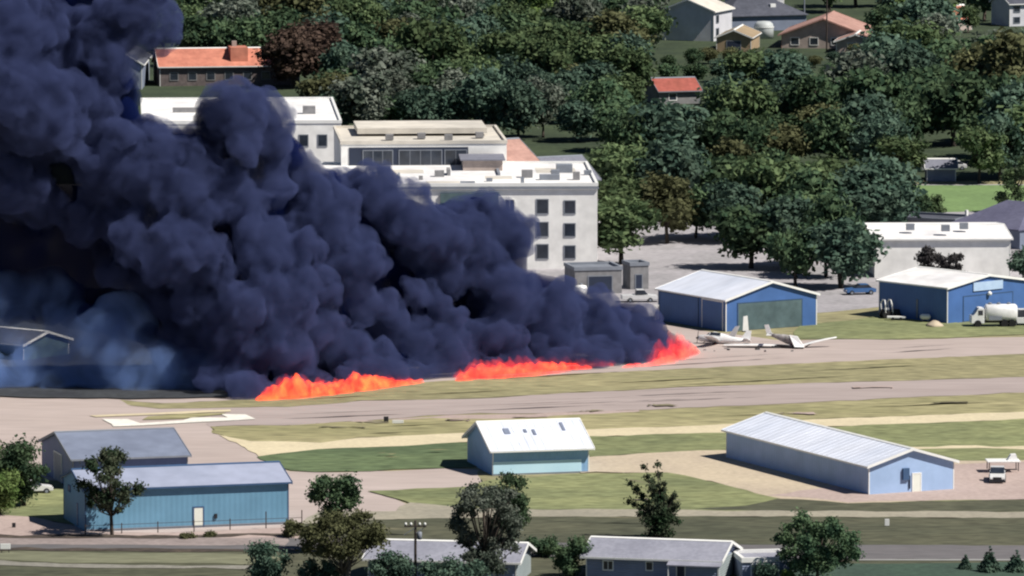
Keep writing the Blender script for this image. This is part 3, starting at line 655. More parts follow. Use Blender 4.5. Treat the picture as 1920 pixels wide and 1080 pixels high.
def make_car(name, label, loc, rz, paint, kind='car', group=None, cat=None):
    rt = empty(name, loc, rz, label=label, cat=cat or kind, group=group)
    Lh, Wh = 2.25, .9
    bm = bmesh.new()
    if kind == 'pickup': pr = [(-2.6,.4),(-2.6,1.05),(-.6,1.08),(-.6,.98),(1.2,1.1),(2.5,.95),(2.6,.75),(2.6,.4)]; cb = [(-.62,1.09),(-.5,1.72),(.6,1.75),(1.15,1.11)]
    elif kind == 'van': pr = [(-2.6,.35),(-2.6,1.2),(1.6,1.2),(2.4,1.05),(2.6,.8),(2.6,.35)]; cb = [(-2.58,1.2),(-2.5,2.2),(1.0,2.25),(1.7,1.22)]
    else: pr = [(-2.2,.35),(-2.25,.85),(-1.7,1.0),(1.0,.98),(2.1,.85),(2.25,.65),(2.2,.35)]; cb = [(-1.65,1.0),(-1.1,1.45),(.2,1.48),(1.0,.99)]
    prism(bm, pr, -Wh, Wh, 'y'); bmesh.ops.bevel(bm, geom=bm.edges[:], offset=.06, segments=2, affect='EDGES')
    link_bm('body', bm, paint, rt, smooth=False)
    bm = bmesh.new(); prism(bm, cb, -Wh+.1, Wh-.1, 'y'); bmesh.ops.bevel(bm, geom=bm.edges[:], offset=.05, segments=1, affect='EDGES'); link_bm('cabin_glass', bm, glass, rt)
    bm = bmesh.new(); x0, x1 = cb[1][0], cb[2][0]; box(bm, x0+.03, x1-.03, -Wh+.13, Wh-.13, cb[2][1]-.02, cb[2][1]+.05); link_bm('roof', bm, paint, rt)
    for x in (-1.4, 1.45):
        for y in (-Wh+.05, Wh-.05):
            bm = bmesh.new(); bmesh.ops.create_cone(bm, cap_ends=True, segments=16, radius1=.34, radius2=.34, depth=.24, matrix=Matrix.Translation((x,y,.34)) @ Matrix.Rotation(math.pi/2, 4, 'X'))
            wh = link_bm('wheel', bm, m_rub, rt)
            bm = bmesh.new(); bmesh.ops.create_cone(bm, cap_ends=True, segments=12, radius1=.19, radius2=.19, depth=.26, matrix=Matrix.Translation((x,y,.34)) @ Matrix.Rotation(math.pi/2, 4, 'X'))
            link_bm('rim', bm, t_grey, wh)
    if kind == 'pickup':
        bm = bmesh.new(); box(bm, 2.6,2.66,-.85,.85,.42,.6); box(bm, 2.6,2.66,-.48,.48,.6,.86); link_bm('grille', bm, m_dark, rt)
        bm = bmesh.new(); box(bm, 2.6,2.75,-.92,.92,.28,.44); link_bm('bumper', bm, m_dark, rt)
    for y in (-.65, .65):
        bm = bmesh.new(); box(bm, pr[-1][0]-.02, pr[-1][0]+.04, y-.15, y+.15, .62, .76); link_bm('headlight', bm, t_white, rt)
    return rt
def make_truck(label, loc, rz):
    rt = empty("truck", loc, rz, label=label, cat="truck")
    bm = bmesh.new(); box(bm, -3.1,3.0,-.45,.45,.55,.85); link_bm('chassis', bm, m_dark, rt)
    bm = bmesh.new(); prism(bm, [(1.5,.5),(1.5,2.6),(2.3,2.7),(2.85,1.7),(3.3,1.55),(3.35,.5)], -1.1, 1.1, 'y'); bmesh.ops.bevel(bm, geom=bm.edges[:], offset=.08, segments=2, affect='EDGES')
    cb = link_bm('cab', bm, m_alu, rt)
    bm = bmesh.new(); prism(bm, [(2.36,2.55),(2.42,2.6),(2.93,1.75),(2.87,1.7)], -.95, .95, 'y'); link_bm('windscreen', bm, glass, cb)
    for y0, y1 in ((-1.13,-1.101),(1.101,1.13)):
        bm = bmesh.new(); box(bm, 1.7,2.35,y0,y1,1.7,2.35); link_bm('side_window', bm, glass, cb)
    bm = bmesh.new(); loft(bm, [(-3.2,0,1.95,.3,.3),(-3.1,0,1.95,1.0,.95),(-2.9,0,1.95,1.2,1.15),(1.1,0,1.95,1.2,1.15),(1.3,0,1.95,1.0,.95),(1.38,0,1.95,.3,.3)], 20, 2.8); tk = link_bm('tank', bm, m_alu, rt, smooth=True)
    for x in (-2.0,-.6,.6):
        bm = bmesh.new(); lathe(bm, [(.28,0),(.28,.2),(.1,.26)], 12, (x,0,3.08)); link_bm('hatch', bm, t_grey, tk)
    for x in (-2.4,-1.3,2.4):
        for y in (-1.0,1.0):
            bm = bmesh.new(); bmesh.ops.create_cone(bm, cap_ends=True, segments=16, radius1=.5, radius2=.5, depth=.34, matrix=Matrix.Translation((x,y,.5)) @ Matrix.Rotation(math.pi/2, 4, 'X')); link_bm('wheel', bm, m_rub, rt)
    for y in (-1.26,1.2):
        bm = bmesh.new(); box(bm, -.9,.9,y,y+.06,1.0,1.5); link_bm('side_locker', bm, t_grey, rt)
    return rt
# intact aircraft in front of the pink gravel, nose to the camera
make_car("pickup", "white pickup facing the camera on the pink gravel beyond the long hangar", G(1870,903), R(-94), m_car2, 'pickup')
rt = empty("flat_trailer", G(1880,886), R(3), label="white flat-topped trailer standing behind the camera-facing pickup", cat="trailer")
bm = bmesh.new(); box(bm, -1.95,1.95,-1.3,1.3,1.35,1.5); bmesh.ops.bevel(bm, geom=bm.edges[:], offset=.03, segments=1, affect='EDGES'); link_bm('bed', bm, t_white, rt)
bm = bmesh.new(); prism(bm, [(.5,1.5),(.9,2.15),(1.5,2.2),(1.7,1.5)], -.5, .5, 'y'); link_bm('winch_box', bm, t_white, rt)
for x in (-1.7,1.7):
    for y in (-1.1,1.1):
        bm = bmesh.new(); box(bm, x-.05,x+.05,y-.05,y+.05,.3,1.35); link_bm('leg', bm, m_dark, rt)
for y in (-1.0,1.0):
    bm = bmesh.new(); bmesh.ops.create_cone(bm, cap_ends=True, segments=14, radius1=.32, radius2=.32, depth=.2, matrix=Matrix.Translation((0,y,.32)) @ Matrix.Rotation(math.pi/2, 4, 'X')); link_bm('wheel', bm, m_rub, rt)
bm = bmesh.new(); box(bm, -1.7,1.7,-.06,.06,.3,.42); link_bm('axle', bm, m_dark, rt)
# aircraft by the navy hangar
make_truck("bulky white tank truck parked in front of the navy hangar's gable", G(1864,612), R(184))
make_car("van", "white van cut by the right edge beside the tank truck", G(1921,610), R(185), m_car2, 'van')
make_car("pickup", "white pickup on the pale yard left of the dark blue hangar", G(1199,566), R(5), m_car2, 'pickup')
make_car("car", "blue car on the yard between the two blue hangars", G(1612,552), R(195), m_car1, 'car')
make_car("car", "silver car parked beyond the park lawn under the trees", G(1752,322), R(0), m_car3, 'car')
make_car("car", "white car parked beyond the park lawn, right of the silver one", G(1788,318), R(180), m_car2, 'car')
make_car("car", "pale car parked on the grass left of the teal building, under the trees", G(62,925), R(10), m_car2, 'car')
# wrecks
make_plane("wrecked_aircraft", "white wrecked aeroplane lying beside the flames, nose to the fire", G(1340,645)-Vector((0,0,.45)), R(168), m=m_alu, wing=(True, False), tilt=(R(14), R(-4)), high=False)
rt = empty("wrecked_aircraft", G(1478,652), R(-8), label="collapsed grey aircraft hull with a bent boom, right of the white wreck", cat="aeroplane")
bm = bmesh.new()
loft(bm, [(-2.6,.2,1.75,.12,.16),(-1.6,.1,1.5,.3,.34),(-.4,0,1.2,.55,.6),(.6,-.1,.95,.62,.66),(1.5,-.2,.55,.6,.5),(2.0,-.25,.35,.3,.25)], 12, 2.6); link_bm('fuselage', bm, m_alug, rt, smooth=True)
bm = bmesh.new(); prism(bm, [(-2.9,1.7),(-3.25,3.0),(-2.7,3.1),(-2.2,1.8)], .12, .24, 'y'); link_bm('tail_fin', bm, m_alu, rt)
bm = bmesh.new(); prism(bm, [(-2.9,-1.1),(-2.3,-1.1),(-2.2,1.5),(-2.9,1.4)], 1.7, 1.78, 'z'); link_bm('tailplane', bm, m_alu, rt)
bm = bmesh.new(); v = [bm.verts.new(p) for p in ((.2,-.5,1.7),(1.3,-.7,1.55),(2.3,-1.4,.25),(1.0,-1.6,.3),(.2,-.42,1.8),(1.3,-.62,1.65),(2.3,-1.3,.35),(1.0,-1.5,.4))]
for f in ((0,3,2,1),(4,5,6,7),(0,1,5,4),(1,2,6,5),(2,3,7,6),(3,0,4,7)): bm.faces.new([v[q] for q in f])
link_bm('torn_skin_panel', bm, m_alu, rt)
bm = bmesh.new(); tube(bm, [(-2.2,-.3,.2),(-.8,-.8,.35),(1.0,-1.2,.2),(2.2,-1.1,.15)], [.1,.2,.24,.12], 7); link_bm('charred_frame', bm, m_dark, rt)
rt = empty("wing_wreckage", G(1505,652), R(9), label="thin raised wing sticking out to the right from the collapsed hull", cat="wreckage")
bm = bmesh.new(); pv = None
for x, w, z in ((0,.6,.35),(1.5,.65,.75),(3.2,.5,1.1),(4.6,.25,1.3)):
    q = [bm.verts.new(p) for p in ((x,-w,z),(x,-w*.3,z+.14),(x,w,z+.05),(x,w*.2,z-.07))]
    if pv:
        for t in range(4): bm.faces.new((pv[t], pv[(t+1)%4], q[(t+1)%4], q[t]))
    else: bm.faces.new(q)
    pv = q
bm.faces.new(pv); link_bm('wing_panel', bm, m_alu, rt)
bm = bmesh.new(); tube(bm, [(.2,0,0),(1.4,.1,.7)], .07, 6); link_bm('bent_strut', bm, m_dark, rt)
rt = empty("wing_wreckage", G(1420,651), R(-4), label="long torn white wing lying flat between the wrecks", cat="wreckage")
bm = bmesh.new()
secs = [(-4.5,.3,.25),(-3,.75,.3),(0,.85,.35),(3,.8,.3),(5.6,.55,.2),(6.0,.3,.15)]
pv = None
for x, w, z in secs:
    q = [bm.verts.new(p) for p in ((x,-w,z),(x,-w*.4,z+.12),(x,w,z+.04),(x,w*.2,z-.06))]
    if pv:
        for i in range(4): bm.faces.new((pv[i], pv[(i+1)%4], q[(i+1)%4], q[i]))
    else: bm.faces.new(q)
    pv = q
bm.faces.new(pv); link_bm('wing_panel', bm, m_alu, rt)
bm = bmesh.new(); tube(bm, [(-4,-.9,.1),(1,-1.3,.14),(5,-.95,.1)], [.12,.16,.1], 6); link_bm('torn_spar', bm, m_dark, rt)
for px_, py_, s_, lb in ((1398,622,1.0,"upright white tail panel standing beside the dark blue hangar's corner"),(1376,634,.8,"slanted white tail panel sticking up behind the wreck")):
    rt = empty("tail_wreckage", G(px_,py_), R(20 if s_ == 1 else -15), label=lb, cat="wreckage")
    bm = bmesh.new(); pr = [(-.45,0),(-.35,2.1*s_),(.25,2.2*s_),(.45,0)] if s_ == 1 else [(-1.0,0),(.2,1.6),(.8,1.7),(.1,0)]
    prism(bm, pr, -.06, .06, 'y'); link_bm('skin', bm, m_alu, rt)
    bm = bmesh.new(); box(bm, -.5,.5,-.2,.2,0,.12); link_bm('torn_base', bm, m_dark, rt)
rr = random.Random(5); FRAG = []
for k in range(10):
    px_, py_ = rr.uniform(1290,1500), rr.uniform(644,660)
    bm = bmesh.new(); a = rr.uniform(.2,.7); b = rr.uniform(.1,.4); h = rr.uniform(.05,.3)
    vv = [bm.verts.new((math.cos(t)*a*rr.uniform(.6,1), math.sin(t)*b*rr.uniform(.6,1), 0)) for t in (0,1.1,2.2,3.2,4.3,5.3)]
    up = [bm.verts.new((v.co.x*.7, v.co.y*.8+.02, h*rr.uniform(.5,1))) for v in vv]
    bm.faces.new(vv[::-1]); bm.faces.new(up)
    for i in range(6): bm.faces.new((vv[i], vv[(i+1)%6], up[(i+1)%6], up[i]))
    o = link_bm("debris_fragment", bm, m_alug if k % 3 else m_dark, label="x", cat="debris", group="debris fragments around the wrecks")
    o.location = G(px_, py_); FRAG.append((px_, o)); o.rotation_euler = (0,0,rr.uniform(0,6))
FRAG.sort(key=lambda t: t[0])
for i, (_, o) in enumerate(FRAG): o['label'] = "%s of the ten torn debris fragments lying around the wrecks" % (["leftmost","second from left","third from left","fourth from left","fifth from left","fifth from right","fourth from right","third from right","second from right","rightmost"][i])
# small things by the navy hangar
rt = empty("lawn_tractor", G(1668,597), R(20), label="dark tractor with a pale round roll hoop beside the navy hangar's wall", cat="tractor")
bm = bmesh.new(); prism(bm, [(-1.1,.5),(-1.0,1.0),(.1,1.05),(.3,1.3),(1.3,1.25),(1.5,.6)], -.45, .45, 'y'); link_bm('body', bm, m_dark, rt)
for x, y, r in ((-.7,.65,.62),(-.7,-.65,.62),(1.1,.55,.38),(1.1,-.55,.38)):
    bm = bmesh.new(); bmesh.ops.create_cone(bm, cap_ends=True, segments=16, radius1=r, radius2=r, depth=.3, matrix=Matrix.Translation((x,y,r)) @ Matrix.Rotation(math.pi/2, 4, 'X')); link_bm('wheel', bm, m_rub, rt)
bm = bmesh.new(); tube(bm, [(-.9,-.75,.9),(-1.0,-.8,2.1),(-.9,-.4,2.6),(-.9,.4,2.6),(-1,.8,2.1),(-.9,.75,.9)], .09, 6); tube(bm, [(.2,-.7,.9),(.0,-.75,2.1),(0,-.4,2.6),(0,.4,2.6),(0,.75,2.1),(.2,.7,.9)], .09, 6); link_bm('roll_hoop', bm, t_white, rt)
bm = bmesh.new(); box(bm, -.7,-.2,-.3,.3,1.05,1.5); link_bm('seat', bm, t_white, rt)
rt = empty("flat_trailer", G(1681,601), R(-3), label="low white trailer bed in front of the dark tractor", cat="trailer")
bm = bmesh.new(); box(bm, -1.3,1.3,-.5,.5,.4,.6); link_bm('bed', bm, t_white, rt)
for x in (-.5,.6):
    bm = bmesh.new(); bmesh.ops.create_cone(bm, cap_ends=True, segments=12, radius1=.25, radius2=.25, depth=1.2, matrix=Matrix.Translation((x,0,.25)) @ Matrix.Rotation(math.pi/2, 4, 'X')); link_bm('wheel', bm, m_rub, rt)
rt = empty("gas_tank", G(1735,604), R(-6), label="small white cylindrical tank on legs by the navy hangar's wall", cat="tank")
bm = bmesh.new(); loft(bm, [(-.75,0,.75,.08,.08),(-.65,0,.75,.3,.3),(-.45,0,.75,.42,.42),(.45,0,.75,.42,.42),(.65,0,.75,.3,.3),(.75,0,.75,.08,.08)], 14); link_bm('tank_shell', bm, t_white, rt, smooth=True)
for x in (-.4,.4):
    bm = bmesh.new(); box(bm, x-.06,x+.06,-.3,.3,0,.45); link_bm('leg', bm, t_grey, rt)
bm = bmesh.new(); lathe(bm, [(1.3,0),(1.0,.35),(.5,.7),(.1,.85)], 10)
for v in bm.verts: v.co += Vector((rr.uniform(-.15,.15), rr.uniform(-.15,.15), 0))
o = link_bm("gravel_heap", bm, r_sand, smooth=True, label="pale heap of gravel in front of the navy hangar", cat="gravel heap"); o.location = G(1752,612)
# marker boards, signs, poles
def post_sign(label, px_, py_, w, h, z, mp, mb=m_dark, cat="sign", name="marker_board"):
    rt = empty(name, G(px_, py_), 0, label=label, cat=cat)
    bm = bmesh.new(); box(bm, -w/2,w/2,-.05,.05,z,z+h); bmesh.ops.bevel(bm, geom=bm.edges[:], offset=.02, segments=1, affect='EDGES'); link_bm('panel', bm, mp, rt)
    for x in (-w*.35, w*.35):
        bm = bmesh.new(); box(bm, x-.04,x+.04,-.03,.03,0,z); link_bm('post', bm, mb, rt)
    return rt
post_sign("white marker board standing on the dark lower field at right", 1663, 990, .5, .75, .25, t_white)
post_sign("black runway marker on the soil verge below the flames", 724, 793, .6, .6, .2, m_dark)
post_sign("white runway marker right of the black one", 746, 796, 1.4, .4, .15, t_white)
post_sign("white and dark road sign at the lower left edge", 10, 1040, 1.1, .6, .6, t_white)
post_sign("pale post board at the left wall of the dark blue hangar", 1231, 604, .7, 2.3, .1, t_white)
post_sign("small dark marker on the bare ground at the left edge", 26, 992, .4, .5, .2, m_dark)
rt = empty("power_pole", G(779,1112), 0, label="wooden power pole with a crossarm and pale insulators, in front of the bungalow", cat="power pole")
bm = bmesh.new(); tube(bm, [(0,0,0),(0,0,7.6)], [.17,.12], 10); link_bm('pole', bm, m_wood, rt)
bm = bmesh.new(); box(bm, -1.15,1.15,-.2,-.09,6.95,7.1); link_bm('crossarm', bm, m_wood, rt)
for x in (-1.0,-.45,.45,1.0):
    bm = bmesh.new(); lathe(bm, [(.05,0),(.13,.06),(.13,.2),(.07,.3)], 10, (x,-.14,7.11)); link_bm('insulator', bm, t_white, rt, smooth=True)
bm = bmesh.new(); lathe(bm, [(.1,0),(.26,.04),(.26,.8),(.1,.86)], 12, (.42,0,5.6)); link_bm('transformer', bm, t_grey, rt, smooth=True)
bm = bmesh.new(); tube(bm, [(-1.2,-.1,6.1),(0,-.14,6.9)], .04, 5); tube(bm, [(1.0,-.1,6.95),(.1,-.14,6.3)], .04, 5); link_bm('brace', bm, t_grey, rt)
for px_, py_, h, lb in ((1508,52,9,"pale utility pole behind the salmon-gabled house"),(1550,98,12,"slim utility pole rising in front of the salmon gable"),(522,96,5,"short pale pole behind the salmon roof's right end"),(385,40,6,"pale pole among the trees at the top left")):
    rt = empty("utility_pole", G(px_, py_), 0, label=lb, cat="utility pole")
    bm = bmesh.new(); tube(bm, [(0,0,0),(0,0,h)], [.17,.12], 8); link_bm('pole', bm, t_grey if h != 12 else m_wood, rt)
    bm = bmesh.new(); box(bm, -.9,.9,-.06,.06,h-.7,h-.58); link_bm('crossarm', bm, t_grey, rt)
# fence by the teal building
a, b = G(160,1006), G(566,990); n = 6
rt = empty("wire_fence", a, math.atan2(b.y-a.y, b.x-a.x), label="low rail fence in front of the teal building", cat="fence"); FL = (b-a).length
for i in range(n+1):
    bm = bmesh.new(); x = FL*i/n; box(bm, x-.05,x+.05,-.05,.05,0,1.35 if i < n-1 else 2.0); link_bm('post', bm, m_wood, rt)
for z in (.6,1.15):
    bm = bmesh.new(); box(bm, 0,FL,-.02,.02,z,z+.05); link_bm('rail', bm, m_wood, rt)

# ================================================================ TREES
def H_of(px_, y0, y1, base): # height in metres of a crown reaching pixel row y1 from base row
    g = G(px_, base); return (base-y1)/(FPX/g.y)*1.0
def tree_at(name, label, px_, base, top, wpx, crown_bottom, n, big, leafn, ls, ml, seed, mb=bark, **k):
    g = G(px_, base); s = FPX/math.hypot(g.y, CAM_H)
    return make_tree(name, label, "tree", g, (base-top)/s, wpx/s, (base-crown_bottom)/s, n, big, leafn, ls, ml, mb, seed, **k)
tree_at("broadleaf_tree", "round-crowned dark tree with a bare dark trunk in front of the teal building", 210, 1006, 834, 146, 972, 34, .78, 8000, .17, leaf_mat("foreground leaves", (0.026,0.046,0.026), (0.098,0.111,0.072), 0), 11, r=.22)
tree_at("broadleaf_tree", "dense green tree behind the pale willow at the left edge", 45, 950, 824, 120, 938, 26, 1.4, 9000, .19, L_dark, 12, r=.25)
tree_at("willow_tree", "pale green willow-like tree cut by the left edge", 0, 968, 868, 84, 962, 20, 1.3, 8000, .17, L_lite, 13, r=.2)
tree_at("broadleaf_tree", "green tree cut by the left edge above the willow", -15, 940, 818, 80, 925, 18, 1.4, 6000, .2, L_mid, 14, r=.2)
tree_at("broadleaf_tree", "small dark-topped tree above the olive tree, right of the teal building", 632, 1040, 882, 110, 968, 24, .9, 8000, .17, L_dark, 15, r=.16)
tree_at("olive_tree", "broad brownish-olive tree with pale trunks at the bottom, left of the power pole", 640, 1120, 945, 190, 1050, 52, 1.0, 15000, .16, L_olive, 16, mb=bark_p, r=.16, forks=3)
tree_at("broadleaf_tree", "dark bushy tree at the bottom edge left of the olive tree's pale trunks", 500, 1110, 1012, 96, 1100, 18, 1.0, 7000, .15, L_teal, 17, r=.15)
tree_at("broadleaf_tree", "low dark tree under the olive tree's right side", 730, 1125, 1030, 90, 1112, 16, 1.0, 6000, .15, L_teal, 42, r=.15)
tree_at("shrub", "bluish shrub below the olive tree's pale trunks", 600, 1120, 1035, 90, 1118, 14, .8, 5000, .15, L_teal, 51, r=.1)
tree_at("broadleaf_tree", "tallest dark grey-green tree with speckled pale leaves at the bottom centre", 910, 1120, 882, 146, 1085, 70, .9, 21000, .15, L_grey, 18, r=.25)
tree_at("broadleaf_tree", "dark green tree partly behind the right side of the tallest tree", 962, 1060, 884, 94, 1005, 26, .8, 9000, .16, L_dark, 19, r=.2)
tree_at("broadleaf_tree", "low bluish bushy tree at the foot of the tallest tree", 850, 1130, 1040, 150, 1125, 22, 1.0, 8000, .15, L_teal, 43, r=.15)
# flame-shaped tree
g = G(1240,1012); s = FPX/g.y; rs = random.Random(4)
bl = []
for ax, ay in ((1207,872),(1232,868),(1180,905),(1178,940),(1198,960),(1265,925),(1270,945),(1272,975),(1222,900),(1245,905)):
    for t in range(6):
        f = t/5; x = 1240+(ax-1240)*f; y = 965+(ay-965)*f
        bl.append((((x-1240)/s, rs.uniform(-.8,.8), (1012-y)/s), (.75-.35*f)*1.0, 1.1))
for k in range(8): bl.append((((rs.uniform(-28,24))/s, rs.uniform(-1,1), rs.uniform(8,50)/s), .9, .9))
rt = make_tree("upswept_tree", "dark tree with upswept finger-like branches on the lawn's lower edge", "tree", g, 8.3, 6, 1, 10, 1, 11000, .15, leaf_mat("upswept leaves", (0.026,0.052,0.026), (0.085,0.098,0.065), 0), bark, 21, blobs=bl, r=.2)
tree_at("broadleaf_tree", "wide dark green tree at the bottom right, left of the small conifers", 1532, 1096, 955, 180, 1085, 56, .95, 18000, .17, L_dark, 22, r=.25)
tree_at("shrub", "small dark navy-green shrub left of the wide dark tree", 1438, 1100, 1048, 44, 1098, 8, .7, 3500, .14, L_teal, 23, r=.1)
tree_at("shrub", "low pale green shrub between the dark shrub and the wide dark tree", 1474, 1098, 1068, 40, 1097, 6, .6, 2500, .14, L_lite, 44, r=.1)
tree_at("broadleaf_tree", "dark spiky tree between the two bungalows", 1068, 1085, 995, 80, 1080, 16, .9, 7000, .16, L_dark, 24, r=.15)
tree_at("shrub", "dark hedge-like shrub behind the left bungalow's gable", 1020, 1046, 1000, 80, 1044, 12, .8, 5000, .16, L_dark, 25, r=.1)
for px_, b_, t_, w_, lb in ((1855,1075,1022,34,"largest of three small conifers at the lower right"),(1905,1075,1030,36,"small conifer cut by the lower right edge"),(1810,1070,1040,20,"smallest conifer, left of the other two")):
    g = G(px_, b_); s = FPX/g.y; make_conifer("conifer", lb, "tree", g, (b_-t_)/s, w_/s, L_teal, bark, px_)
tree_at("shrub", "scrubby shrub at the fence's right end by the teal building", 545, 1010, 975, 40, 1008, 7, .7, 2500, .15, L_olive, 45, r=.08)
for px_, b_, w_, sd_ in ((350,1012,36,46),(395,1010,28,47)):
    tree_at("weed_clump", ("left" if px_ < 370 else "right")+" one of two weedy clumps at the teal building's front wall", px_, b_, b_-13, w_, b_, 5, .4, 1200, .12, L_olive, sd_, r=.04, group="weed clumps in front of the teal building")
# shrubs behind the navy hangar
for k, (px_, b_, h_, w_, lb) in enumerate(((1740,545,100,34,"leftmost and tallest"),(1765,550,78,40,"middle"),(1794,555,82,36,"rightmost"))):
    tree_at("broadleaf_tree", "%s of three dark brownish trees behind the navy hangar's roof" % lb, px_, b_, b_-h_, w_+14, b_-10, 10, .9, 4500, .2, leaf_mat("umber leaves", (0.039,0.036,0.039), (0.091,0.085,0.085), 0), 60+k, r=.15)
for px_, b_, h_, w_, ml_, lb in ((1700,408,44,36,L_dark,"small dark tree on the park lawn's left part"),(1722,420,58,44,L_dark,"dark tree with pale gaps in front of the park lawn"),(1752,415,50,40,L_mid,"mid green tree on the park lawn right of the dark one"),(1905,400,120,90,L_mid,"leafy tree at the right edge behind the slate roof"),(1918,530,70,60,L_teal,"dark bush at the right edge beside the white hall")):
    tree_at("broadleaf_tree", lb, px_, b_, b_-h_, w_, b_-6, 12, 1.1, 4500, .25, ml_, 70+px_, r=.18)

# wooded rise: a few source trees, copied with their parts
kinds = [(L_dark,"dark green",5200),(L_teal,"bluish green",5200),(L_mid,"mid green",5200),(L_olive,"olive green",5200),(L_lite,"light green",5200),(L_grey,"grey green",5200),(L_brown,"brownish red",5200)]
protos = []
for k, (ml_, nm, ln) in enumerate(kinds):
    v = []
    for j in range(2):
        rs = random.Random(200+k*5+j)
        H_, W_ = rs.uniform(8.5,11), rs.uniform(7.5,9.5)
        v.append((H_, make_tree("broadleaf_tree", "x", "tree", (0,-300,0), H_, W_, 1.2, 26, 1.7, ln, .34, ml_, bark, 300+k*5+j, r=.25)))
    protos.append(v)
used = set()
EXC = [(262,128,600,215),(200,60,290,170),(1243,-10,1372,76),(1372,0,1510,62),(1345,50,1425,98),(1412,25,1455,74),(1450,25,1650,98),(1228,162,1318,197),(1880,0,1930,52),(1786,15,1826,60),(1700,290,1800,345),(640,210,1110,345)]
rf = random.Random(99); cnt = 0
PLANTED = {}
def zone_of(x, y):
    if y < 160:
        for lim, nm in ((420,"above the salmon roof's left half"),(620,"above the salmon roof's right end"),(800,"above the glazed block"),(1000,"above the pinkish hall"),(1245,"left of the tall white house"),(1460,"around the tan garage"),(1660,"around the salmon-gabled house")):
            if x < lim: return nm
        return "in the top right wood"
    if y < 350:
        for lim, nm in ((900,"right behind the glazed block"),(1160,"behind the pinkish hall"),(1330,"near the small red-roofed house"),(1500,"in the middle of the wood"),(1660,"at the left of the park lawn")):
            if x < lim: return nm
        return "behind the park lawn"
    return "right of the white block" if x < 1330 else "behind the dark blue hangar" if x < 1490 else "behind the blue car"
def plant(px_, py_, k, scale, zone):
    global cnt
    j = rf.randrange(2); H_, src = protos[k][j]
    key = (k, j)
    if zone is None: zone = zone_of(px_, py_)
    grp = "%s trees %s" % (kinds[k][1], zone)
    o = src if key not in used else copy_tree(src)
    used.add(key)
    o.location = G(px_, py_); o.rotation_euler = (0,0,rf.uniform(0,6.28)); sc_ = scale*(1.25 if scale < .6 else 1.38); o.scale = (sc_*rf.uniform(.9,1.3), sc_*rf.uniform(.9,1.3), sc_*rf.uniform(.8,1.12))
    o['label'] = grp; o['group'] = grp; cnt += 1; PLANTED.setdefault((kinds[k][1], zone), []).append((px_, o))
def blocked(x, base):
    top = base-112
    for x0, y0, x1, y1 in EXC:
        if x0-30 < x < x1+30 and base > y0+ (y1-y0)*.0 and top < y1 and base > y1-8 and base < y1+100: return True   # would stand in front
        if x0-8 < x < x1+8 and y0 < base <= y1: return True
    return False
def pick(zone):
    w = {'top': (5,5,4,3,1,5,0), 'mid': (6,6,3,2,0,2,0), 'right': (5,6,4,2,1,2,0)}[zone]
    return rf.choices(range(7), w)[0]
y = -34.0
while y < 152:
    x = 230+rf.uniform(0,30)
    while x < 1960:
        xx, yy = x+rf.uniform(-12,12), y+rf.uniform(-8,8)
        if not blocked(xx, yy) and not (xx < 300 and yy < 40): plant(xx, yy, pick('top'), rf.uniform(.75,1.15), None)
        x += 60
    y += 27
y = 166.0
while y < 345:
    x = 1150 if y > 215 else 640
    x += rf.uniform(0,20)
    while x < 1690:
        xx, yy = x+rf.uniform(-14,14), y+rf.uniform(-8,8)
        if not blocked(xx, yy): plant(xx, yy, pick('mid'), rf.uniform(.8,1.05), None)
        x += 76
    y += 38
for yy in (225, 262):
    for i in range(10):
        xx = 625+i*56+rf.uniform(-14,14); plant(xx, yy+rf.uniform(-8,8), pick('mid'), rf.uniform(.75,.95), None)
y = 166.0
while y < 350:
    x = 1650+rf.uniform(0,20)
    while x < 1970:
        xx, yy = x+rf.uniform(-14,14), y+rf.uniform(-8,8)
        if not blocked(xx, yy) and not (1660 < xx < 1900 and yy > 325): plant(xx, yy, pick('right'), rf.uniform(.85,1.25), None)
        x += 66
    y += 34
for xx, yy in ((1150,400),(1215,395),(1270,405),(1330,398),(1390,402),(1450,396),(1510,404),(1570,400),(1630,396),(1180,450),(1245,455),(1310,448),(1380,452),(1450,450),(1520,455),(1590,450),(1640,452),(1150,500),(1400,500),(1470,504),(1540,500),(1590,540),(1500,545),(1560,520)):
    plant(xx+rf.uniform(-15,15), yy+rf.uniform(-6,6), pick('mid'), rf.uniform(.75,1.0), None)
plant(548,166,6,1.0,"right of the salmon roof"); plant(590,160,6,1.05,"right of the salmon roof")
for i in range(11): plant(1256+i*38+rf.uniform(-8,8), 124+rf.uniform(-5,5), rf.choice((0,1,3,5)), rf.uniform(.28,.42), "low in front of the top houses")
for i in range(9): plant(1255+i*48+rf.uniform(-10,10), 155+rf.uniform(-5,5), rf.choice((0,1,5)), rf.uniform(.4,.55), "below the top houses")
for xx, yy, s_ in ((1688,338,.7),(1835,345,.8),(1875,338,.9),(1660,330,.8)): plant(xx, yy, rf.choice((1,2)), s_, None)
plant(1815,62,2,.5,"by the coral-roofed house")
for v in protos:
    for H_, o in v:
        if o['label'] == 'x':
            for c in list(o.children): bpy.data.objects.remove(c)
            bpy.data.objects.remove(o)
ORD = ["leftmost","second from left","third from left","fourth from left","fifth from left","sixth from left","seventh from left","eighth from left","ninth from left","tenth from left"]
for (kd, zn), lst in PLANTED.items():
    lst.sort(key=lambda t: t[0]); n_ = len(lst)
    for i, (_, o) in enumerate(lst):
        if n_ == 1: o['label'] = "the only %s tree %s" % (kd, zn); del o['group']
        elif n_ > 2 and i == n_-1: o['label'] = "rightmost of the %s trees %s" % (kd, zn)
        elif n_ == 2: o['label'] = "%s of the two %s trees %s" % (("left one","right one")[i], kd, zn)
        else: o['label'] = "%s of the %s trees %s" % ((ORD[i] if i < 10 else ["eleventh","twelfth","thirteenth","fourteenth","fifteenth","sixteenth","seventeenth"][min(i-10,6)]+" from left"), kd, zn)
